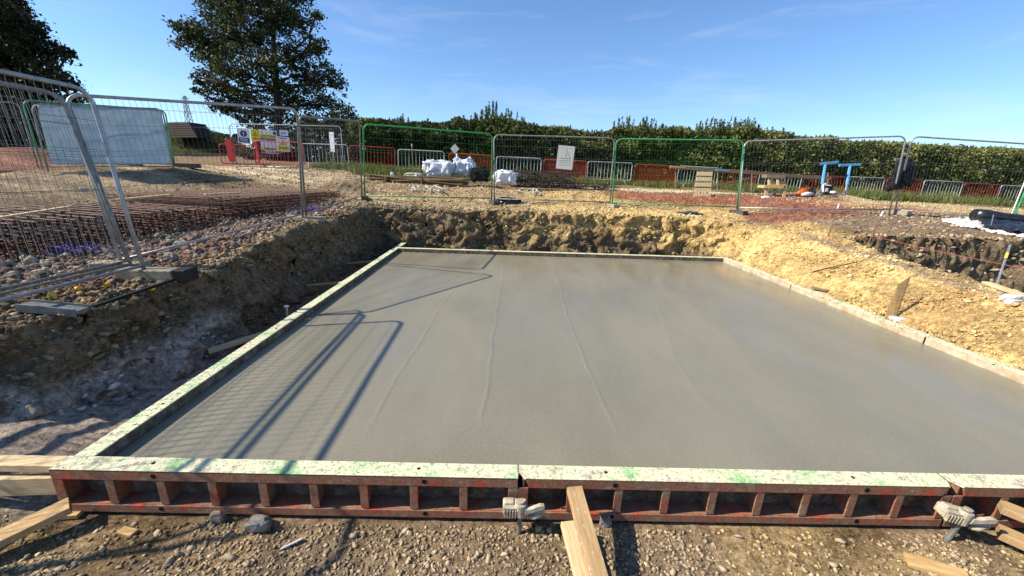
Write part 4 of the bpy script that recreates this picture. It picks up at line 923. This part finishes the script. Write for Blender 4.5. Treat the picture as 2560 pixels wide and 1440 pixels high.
MB().tube([DP(2058,480,d0-.15),DP(2058,462,d0-.15),DP(2064,460,d0-.15)],.035,7).build('left_rail',M['white'],t,A); MB().box(DP(2067,475,d0-.18),(.10,.03,.14)).build('front_plate',M['white'],t,A,bevel=.01); MB().tube([DP(2064,463,d0-.16),DP(2077,464,d0-.16)],.03,7).build('top_rail',M['white'],t,A)
lump('white_sack',(2076,475,2087,484),d0-.3,'bag','small white sack beside the white and black machine','sack',41,.1,.2,sub=3)
lump('white_scrap',(1902,488,1926,498),dep(GP(1912,496)),'white','pair of small white scraps left of the slatted trestle','litter',43,.1,.3,sub=3)
# coat on the fence posts
d0=dep(S4)-.10
pts=[(2238,404),(2262,396),(2275,402),(2278,420),(2284,440),(2277,452),(2272,470),(2258,462),(2246,474),(2232,474),(2214,479),(2211,472),(2222,455),(2228,432)]
c=DP(2250,435,d0); n=cr*1.0
import bmesh
def coat():
    bm=bmesh.new(); NX,NY=34,34; poly=[((a-2250)*d0/1000,(435-b)*d0/1000) for a,b in pts]
    xs_=np.linspace(-.46,.42,NX*2); ys_=np.linspace(-.52,.46,NY*2); XX,YY=np.meshgrid(xs_,ys_); s=sd(poly,XX,YY)
    off=.02+np.sqrt(np.clip(-s,0,1))*.13*(1+fbm(XX*9+YY*3,YY*2,3,5)*1.3)+fbm(XX*14+YY*6,YY*3,3,6)*.10
    id_=np.arange(XX.size).reshape(XX.shape); cell=(s[:-1,:-1]<0)&(s[1:,1:]<0)&(s[:-1,1:]<0)&(s[1:,:-1]<0)
    Fq=np.stack([id_[:-1,:-1],id_[:-1,1:],id_[1:,1:],id_[1:,:-1]],-1)[cell]
    V=XX.ravel()[:,None]*cr+YY.ravel()[:,None]*cu-off.ravel()[:,None]*fw
    o=npmesh('coat',V,Fq,M['blackcloth'],smooth=True); o.location=tuple(c); md=o.modifiers.new('t','SOLIDIFY'); md.thickness=.05; md.offset=1
    return tag(o,'black coat hanging over the paired fence posts at right','coat')
coat()
# ================================================================== BACKGROUND STRUCTURES
# pylon
Dp=230.; B=DP(488,392,Dp); t=thing('pylon',B,'distant grey lattice pylon left of the oak','pylon'); Hp=(392-252)*Dp/1000; up_=np.array([0,0,1.]); mb=MB(); mb2=MB()
def cor(v): 
    w=2.3*(1-v)**1.3+.55; return [B+up_*Hp*v+np.array([a*w,b*w,0]) for a,b in ((-1,-1),(1,-1),(1,1),(-1,1))]
lv=[0,.16,.31,.45,.57,.68,.78,.87,.94,1]
for i in range(len(lv)-1):
    P,Q=cor(lv[i]),cor(lv[i+1])
    for k in range(4): mb.tube([P[k],Q[k]],.13,4); mb2.tube([P[k],Q[(k+1)%4]],.09,3); mb2.tube([P[(k+1)%4],Q[k]],.09,3); mb2.tube([P[k],P[(k+1)%4]],.08,3)
mb.build('legs',M['galv_dull'],t,B); mb2.build('bracing',M['galv_dull'],t,B)
for v,L in ((.72,3.2),(.95,2.6)):
    c_=B+up_*Hp*v; MB().tube([c_-np.array([L,0,0]),c_+np.array([L,0,0])],.12,4).tube([c_-np.array([L,0,0]),c_+up_*.9],.08,3).tube([c_+np.array([L,0,0]),c_+up_*.9],.08,3).build('cross_arm',M['galv_dull'],t,B)
# stacked brown timber/steel on the mound
d0=31; B=DP(455,346,d0); t=thing('stacked_sheets',B,'dark brown stack of boards on the grassy mound','stack')
for k in range(7):
    MB().prism([DP(418+k*1.5,306+k*5.6,d0),DP(471+k*3.2,305+k*5.6,d0),DP(474+k*3.2,309.6+k*5.6,d0),DP(418+k*1.5,310.6+k*5.6,d0)],(.2,1.6,0)).build('board_layer',M['dark_steel'],t,B)
# small line pole behind the hedge
B=DP(998,330,60); t=thing('line_pole',B,'thin forked pole carrying wires just above the hedge','pole'); MB().tube([B-np.array([0,0,3]),DP(1000,300,60)],.10,5).build('post',M['dark_steel'],t,B); MB().tube([DP(992,296,60),DP(1000,304,60),DP(1009,296,60)],.07,4).build('fork',M['dark_steel'],t,B)
q=[DP(998,296,60)+(DP(905,294,60)-DP(998,296,60))*u-np.array([0,0,1.2*u*(1-u)]) for u in np.linspace(0,1.6,8)]; line(q,.02,'dark_steel','sagging overhead wire from the forked pole towards the oak','overhead_wire','wire')
q=[DP(998,296,60)+(DP(1110,308,60)-DP(998,296,60))*u-np.array([0,0,1.0*u*(1-u)]) for u in np.linspace(0,1,6)]; line(q,.02,'dark_steel','sagging overhead wire from the forked pole to the right','overhead_wire','wire')
# ================================================================== VEGETATION
def leaves(name,P,size,cols,parent=None,mat='leaf',elong=1.5,updir=None,org=None):
    n=len(P); A=rng.normal(size=(n,3)); A/=np.linalg.norm(A,axis=1)[:,None]
    if updir is not None: A=A*(1-updir)+np.array([0,0,1.])*updir; A/=np.linalg.norm(A,axis=1)[:,None]
    Bv=rng.normal(size=(n,3)); Bv-=A*(A*Bv).sum(1)[:,None]; Bv/=np.linalg.norm(Bv,axis=1)[:,None]
    Cn=np.cross(A,Bv)
    s=size*rng.uniform(.6,1.35,n)
    a=A*(s*elong*.5)[:,None]; b=Bv*(s*.5)[:,None]; c=Cn*(s*.12)[:,None]
    V=np.stack([P-a,P-a*.1+b+c,P+a,P-a*.1-b+c],1).reshape(-1,3)
    if org is not None: V=V-np.array(org)
    Fc=np.arange(4*n).reshape(-1,4)
    return npmesh(name,V,Fc,M[mat],parent,col=np.repeat(cols,4,axis=0))
def limb(mb,a,b,r0,r1,seed,bend=.12,seg=5):
    r_=np.random.default_rng(seed); L=np.linalg.norm(b-a); P=[]
    o1=r_.normal(size=3)*bend*L*.5
    for i in range(seg+1):
        u=i/seg; P.append(a+(b-a)*u+o1*math.sin(math.pi*u)+r_.normal(size=3)*bend*L*.06*(0<u<1))
    mb.tube(P,[r0+(r1-r0)*i/seg for i in range(seg+1)],6); return P
def tree(trunk,blobs,D,label,name,base,hue,lsize,dens,seed,thick=1.,up_at=.8,squash=.8):
    r_=np.random.default_rng(seed); base=np.array(base,float); t=thing(name,base,label,'tree')
    tr=[base]+[DP(a,b,D) for a,b in trunk]; tb=MB(); n=len(tr); rad=[thick*(.42-.36*i/(n-1)) for i in range(n)]; rad[0]*=1.3
    tb.tube(tr,rad,10)
    clumps=[];cols=[];lb=MB(); tips=[]
    for i,(a,b,rr) in enumerate(blobs):
        R_=rr*D/1000; dd=D+r_.uniform(-1,1)*2.6*squash; c=DP(a,b,dd)
        j=min(range(1,n),key=lambda j:np.linalg.norm(tr[j]-c)+max(0,tr[j][2]-c[2]+.6)*1.6)
        P=limb(lb,tr[j],c,rad[j]*.42,.05,seed+i,.16)
        nc=max(6,int(dens*(R_**2)*3.3))
        for k in range(nc):
            v=r_.normal(size=3); v/=np.linalg.norm(v); q=c+v*R_*(r_.random()**.42)*np.array([1,.9,.95])
            if k%3==0: lb.tube([P[3+k%3],(P[4]+q)/2+r_.normal(size=3)*.15,q],[.04,.025,.01],4,cap=False)
            nl=int(r_.uniform(14,34)); cs=r_.uniform(.20,.42)*(R_/1.6)**.25
            L=q+r_.normal(size=(nl,3))*cs*np.array([.75,.75,.45]); clumps.append(L)
            cc=np.array(hue)*r_.uniform(.55,1.6)*np.array([r_.uniform(.85,1.35),1,r_.uniform(.7,1.1)]); cols.append(np.repeat(cc[None],nl,0)*r_.uniform(.75,1.3,(nl,1)))
    tb.build('trunk',M['bark'],t,base,smooth=True); lb.build('branches',M['bark'],t,base,smooth=True)
    leaves('crown',np.concatenate(clumps),lsize,np.clip(np.concatenate(cols),0,.4),t,org=base)
    return t
oak=[(560,20,62),(640,10,70),(700,20,45),(482,88,40),(540,90,62),(620,90,70),(700,70,50),(755,55,38),(790,108,28),(447,72,16),(440,110,12),(800,47,9),(792,38,8),(520,150,42),(590,170,60),(670,160,50),(740,140,42),(790,130,22),(530,205,34),
(560,240,40),(620,250,45),(690,230,50),(765,190,42),(815,190,36),(845,215,24),(760,250,45),(820,262,36),(860,278,24),(585,285,26),(640,303,34),(700,300,42),(760,305,40),(835,305,28),(880,302,14),(550,272,16),(500,195,14),(497,228,10),(600,-70,75),(690,-80,75),(740,-20,40),(540,-40,60),(648,-140,60)]
b0=DP(695,402,29); b0[2]=gz(b0[0],b0[1])-.1
tree([(696,350),(694,290),(692,220),(688,150),(680,60),(670,-40),(660,-120)],oak,29,'big dark oak standing behind the sign fence','oak_tree',b0,(.046,.062,.020),.125,9.3,101,thick=.8)
lt=[(-60,60,110),(10,70,62),(60,65,45),(105,115,45),(150,135,26),(170,132,12),(40,160,80),(115,195,50),(160,205,26),(190,215,12),(60,260,85),(-40,300,130),(20,350,80),(-100,180,150),(-60,-40,80),(25,20,40),(140,250,40),(-140,350,140),(70,330,50),(190,248,18)]
b0=DP(-30,440,24); b0[2]=gz(b0[0],b0[1])-.1
tree([(-30,330),(-30,240),(-40,140),(-50,40),(-55,-60)],lt,24,'tall dark tree cut by the left edge of the picture','dark_tree',b0,(.026,.034,.013),.15,8.5,303)
sh=[(760,335,26),(790,320,24),(820,335,28),(850,318,24),(880,330,26),(770,365,26),(810,368,30),(850,366,30),(885,362,26),(905,335,20),(740,350,22),(735,380,20),(690,392,22),(660,392,18),(650,364,20),(676,344,22),(702,362,26),(726,344,22),(638,388,14),(870,395,22),(840,398,22),(800,398,22),(765,398,22),(725,400,18),(605,392,12),(622,396,12)]
b0=DP(820,412,25.5); b0[2]=gz(b0[0],b0[1])-.1
tree([(820,385),(818,350),(816,325)],sh,25.5,'dark thicket of shrubs between the oak and the hedge','shrub_thicket',b0,(.026,.036,.014),.13,16,505,thick=.35)
# hedge -------------------------------------------------------------
hp=[(870,312),(905,302),(960,306),(1010,312),(1060,309),(1120,314),(1150,300),(1200,303),(1250,296),(1300,306),(1350,322),(1420,324),(1480,336),(1520,334),(1540,322),(1600,322),(1640,326),(1690,322),(1760,330),(1830,322),(1880,322),(1930,330),(1990,345),(2040,348),(2080,345),(2120,357),(2180,356),(2240,362),(2300,366),(2360,366),(2420,372),(2480,372),(2560,376),(2640,380),(2760,392)]
HX=np.array([q[0] for q in hp]); HY=np.array([q[1] for q in hp])
def hedgeY(px_): return bY(px_)+3.2
n=170000; pxs=rng.uniform(872,2740,n); top=np.interp(pxs,HX,HY)-4+fbm(pxs*.03,pxs*0,3,301)*10; bot=np.interp(pxs,[700,2740],[418,535])
pyv=top+(bot-top)*rng.random(n)**1.15
front=rng.random(n); dY=np.where(front<.62,rng.normal(0,.28,n)+fbm(pxs*.02,pyv*.03,3,307)*1.6,rng.uniform(0,1.8,n))
base_=np.stack([AT(a,b,hedgeY(a)) for a,b in zip(pxs,pyv)])
P=base_+np.c_[np.zeros(n),dY,np.zeros(n)]
hn=fbm(pxs*.013,pyv*.02,3,311)[:,None]; h2=fbm(pxs*.09,pyv*.05,3,313)[:,None]; rightw=ss(1100,2000,pxs)[:,None]
hc=np.array((.070,.092,.025))*(1-rightw)+np.array((.18,.20,.055))*rightw
hc=hc*(1+hn*1.0+h2*1.3)*(1+.5*np.clip(hn,0,1)*np.array([1.,.4,0]))
hc=np.clip(hc*rng.uniform(.6,1.5,(n,1)),.004,.3)
c0=AT(1700,450,hedgeY(1700)); hedge=thing('hedge',c0,'long overgrown hedgerow running behind the barriers','hedge'); O=np.array(c0)
leaves('foliage',P,.088,hc,hedge,elong=1.9,updir=.35,org=O)
# inner woody mass so the hedge is not see-through
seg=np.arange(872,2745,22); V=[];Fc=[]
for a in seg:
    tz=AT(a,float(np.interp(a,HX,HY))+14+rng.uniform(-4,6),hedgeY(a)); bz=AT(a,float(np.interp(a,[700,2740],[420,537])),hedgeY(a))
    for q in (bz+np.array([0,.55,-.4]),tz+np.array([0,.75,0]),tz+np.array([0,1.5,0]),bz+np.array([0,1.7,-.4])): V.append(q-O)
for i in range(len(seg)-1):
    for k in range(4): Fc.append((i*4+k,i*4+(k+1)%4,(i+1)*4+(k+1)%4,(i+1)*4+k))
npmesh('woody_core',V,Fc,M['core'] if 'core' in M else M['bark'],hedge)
# upright shoots
SP=[];SC=[]; st=MB()
for k in range(620):
    a=rng.uniform(880,2560); spiky=1.0+2.2*math.exp(-((a-1240)/55)**2)+1.5*math.exp(-((a-1590)/60)**2)+1.4*math.exp(-((a-1780)/50)**2)+1.4*math.exp(-((a-1870)/60)**2)+.9*math.exp(-((a-1000)/20)**2)
    y=float(np.interp(a,HX,HY)); b=AT(a,y+6,hedgeY(a))+np.array([0,rng.uniform(-.1,1.2),0]); L=rng.uniform(.12,.40)*spiky
    tpt=b+np.array([rng.normal(0,.10)*L,rng.normal(0,.1)*L,L]); st.tube([b,tpt],[.010,.004],3,cap=False)
    m_=int(12+30*L); u=rng.random(m_)[:,None]; SP.append(b+(tpt-b)*u+rng.normal(size=(m_,3))*.05*(1.15-u)); SC.append(np.repeat(np.array([(.10,.125,.045)])*rng.uniform(.6,1.5),m_,0))
tag(st.build('shoot_stems',M['bark'],hedge,O),kind='stuff'); leaves('shoots',np.concatenate(SP),.06,np.concatenate(SC),hedge,elong=2.6,updir=.5,org=O)
# distant trees
for i,(a,y0,y1,w_,lb) in enumerate(((530,333,350,22,'left of the two small distant round trees beyond the mound'),(556,337,352,20,'right of the two small distant round trees beyond the mound'),(600,338,352,22,'small distant tree behind the sign fence'))):
    D_=150; b0=DP(a,y1+4,D_); bl=[(a+rng.uniform(-w_*.7,w_*.7),rng.uniform(y0+4,y1-2),w_*.32) for _ in range(8)]
    t=thing('distant_tree',b0,lb,'tree','small far trees on the skyline'); MB().tube([b0-np.array([0,0,2]),DP(a,(y0+y1)/2,D_)],.4,6).build('trunk',M['bark'],t,b0)
    Q=[]; 
    for (x,y,r_) in bl:
        c=DP(x,y,D_); v=rng.normal(size=(260,3)); v/=np.linalg.norm(v,axis=1)[:,None]; Q.append(c+v*(r_*D_/1000)*rng.uniform(.6,1,(260,1)))
    Q=np.concatenate(Q); leaves('crown',Q,.9,np.clip(np.array([(.045,.06,.035)])*rng.uniform(.6,1.4,(len(Q),1)),0,1),t,org=b0,elong=1.2)
# grass -------------------------------------------------------------
n=62000; x=rng.uniform(-9,27,n); y=gedge(x)+rng.uniform(-.6,5.0,n)
n1=fbm(x*.7,y*.7,3,61); edge=gedge(x)
k=(y-edge+n1*1.5>-.2)&(rng.random(n)<.35+.8*(fbm(x*.8,y*.8,3,321)+.4)); x,y=x[k],y[k]; z=Hs(x,y); n=len(x)
hgt=rng.uniform(.08,.30,n)*(.6+1.1*(fbm(x*.6,y*.6,2,323)+.5))*(1+.5*ss(6,18,x)); th=rng.uniform(0,6.28,n); wv=rng.uniform(.012,.03,n); ln=rng.normal(0,.35,(n,2))*hgt[:,None]
dx,dy=np.cos(th)*wv,np.sin(th)*wv
V=np.stack([np.c_[x-dx,y-dy,z-.02],np.c_[x+dx,y+dy,z-.02],np.c_[x+ln[:,0],y+ln[:,1],z+hgt]],1).reshape(-1,3)
gc=np.where(rng.random((n,1))<.25,np.array([(.26,.22,.09)]),np.array([(.12,.165,.03)]))*rng.uniform(.6,1.5,(n,1))
o=npmesh('long_grass',V,np.arange(3*n).reshape(-1,3),M['grassblade'],col=np.repeat(np.clip(gc,0,.5),3,0)); tag(o,'rough green grass and weeds along the foot of the barriers','grass',kind='stuff')
# rough weeds on the mound
n=9000; cx,cy,_=DP(490,385,34); x=rng.normal(cx,3.2,n); y=rng.normal(cy,2.2,n); z=Hs(x,y); hgt=rng.uniform(.1,.35,n); th=rng.uniform(0,6.28,n); dx,dy=np.cos(th)*.03,np.sin(th)*.03; ln=rng.normal(0,.3,(n,2))*hgt[:,None]
V=np.stack([np.c_[x-dx,y-dy,z-.02],np.c_[x+dx,y+dy,z-.02],np.c_[x+ln[:,0],y+ln[:,1],z+hgt]],1).reshape(-1,3)
gc=np.where(rng.random((n,1))<.35,np.array([(.20,.11,.05)]),np.array([(.07,.10,.025)]))*rng.uniform(.6,1.4,(n,1))
o=npmesh('mound_weeds',V,np.arange(3*n).reshape(-1,3),M['grassblade'],col=np.repeat(gc,3,0)); tag(o,'weeds on the mound left of the oak','weeds',kind='stuff')
# ------------------------------------------------------------------ world & sun
SUN=Vector((-1.0,-.135,.86)).normalized()
w=bpy.data.worlds.new('World'); S.world=w; w.use_nodes=True; nt=w.node_tree; bg=nt.nodes['Background']
sky=N(nt,'ShaderNodeTexSky',sky_type='NISHITA'); sky.sun_disc=False; sky.sun_elevation=math.asin(SUN.z); sky.sun_rotation=math.atan2(SUN.x,SUN.y)
sky.altitude=80; sky.air_density=1.0; sky.dust_density=.12; sky.ozone_density=2.8
tc=N(nt,'ShaderNodeTexCoord'); mp=N(nt,'ShaderNodeMapping'); mp.inputs['Scale'].default_value=(1.1,2.2,7.5); mp.inputs['Rotation'].default_value=(.05,.16,.1)
lk(nt,tc.outputs['Generated'],mp.inputs[0]); cn=N(nt,'ShaderNodeTexNoise'); cn.inputs['Scale'].default_value=2.1; cn.inputs['Detail'].default_value=9; cn.inputs['Roughness'].default_value=.62; cn.inputs['Distortion'].default_value=.5
lk(nt,mp.outputs[0],cn.inputs['Vector']); cf=ramp(nt,cn.outputs['Fac'],[(.55,(0,)*3),(.80,(.28,)*3)])
skyc=mixc(nt,1.,sky.outputs[0],(.80,.96,1.15),'MULTIPLY')
mc=mixc(nt,cf,skyc,(5.6,6.0,6.6)); lk(nt,mc,bg.inputs[0]); bg.inputs[1].default_value=.11
sl=bpy.data.lights.new('sun','SUN'); sl.energy=5.0; sl.angle=R(.53); sl.color=(1.,.92,.79)
so=bpy.data.objects.new('sun',sl); COL.objects.link(so); so.rotation_euler=SUN.to_track_quat('Z','Y').to_euler(); so.location=(-20,-2,18)
S.view_settings.view_transform='Standard'; S.view_settings.look='None'; S.view_settings.exposure=.58; S.view_settings.gamma=1
S.render.engine='CYCLES'; S.cycles.max_bounces=5; S.cycles.diffuse_bounces=1; S.cycles.glossy_bounces=2; S.cycles.transparent_max_bounces=4
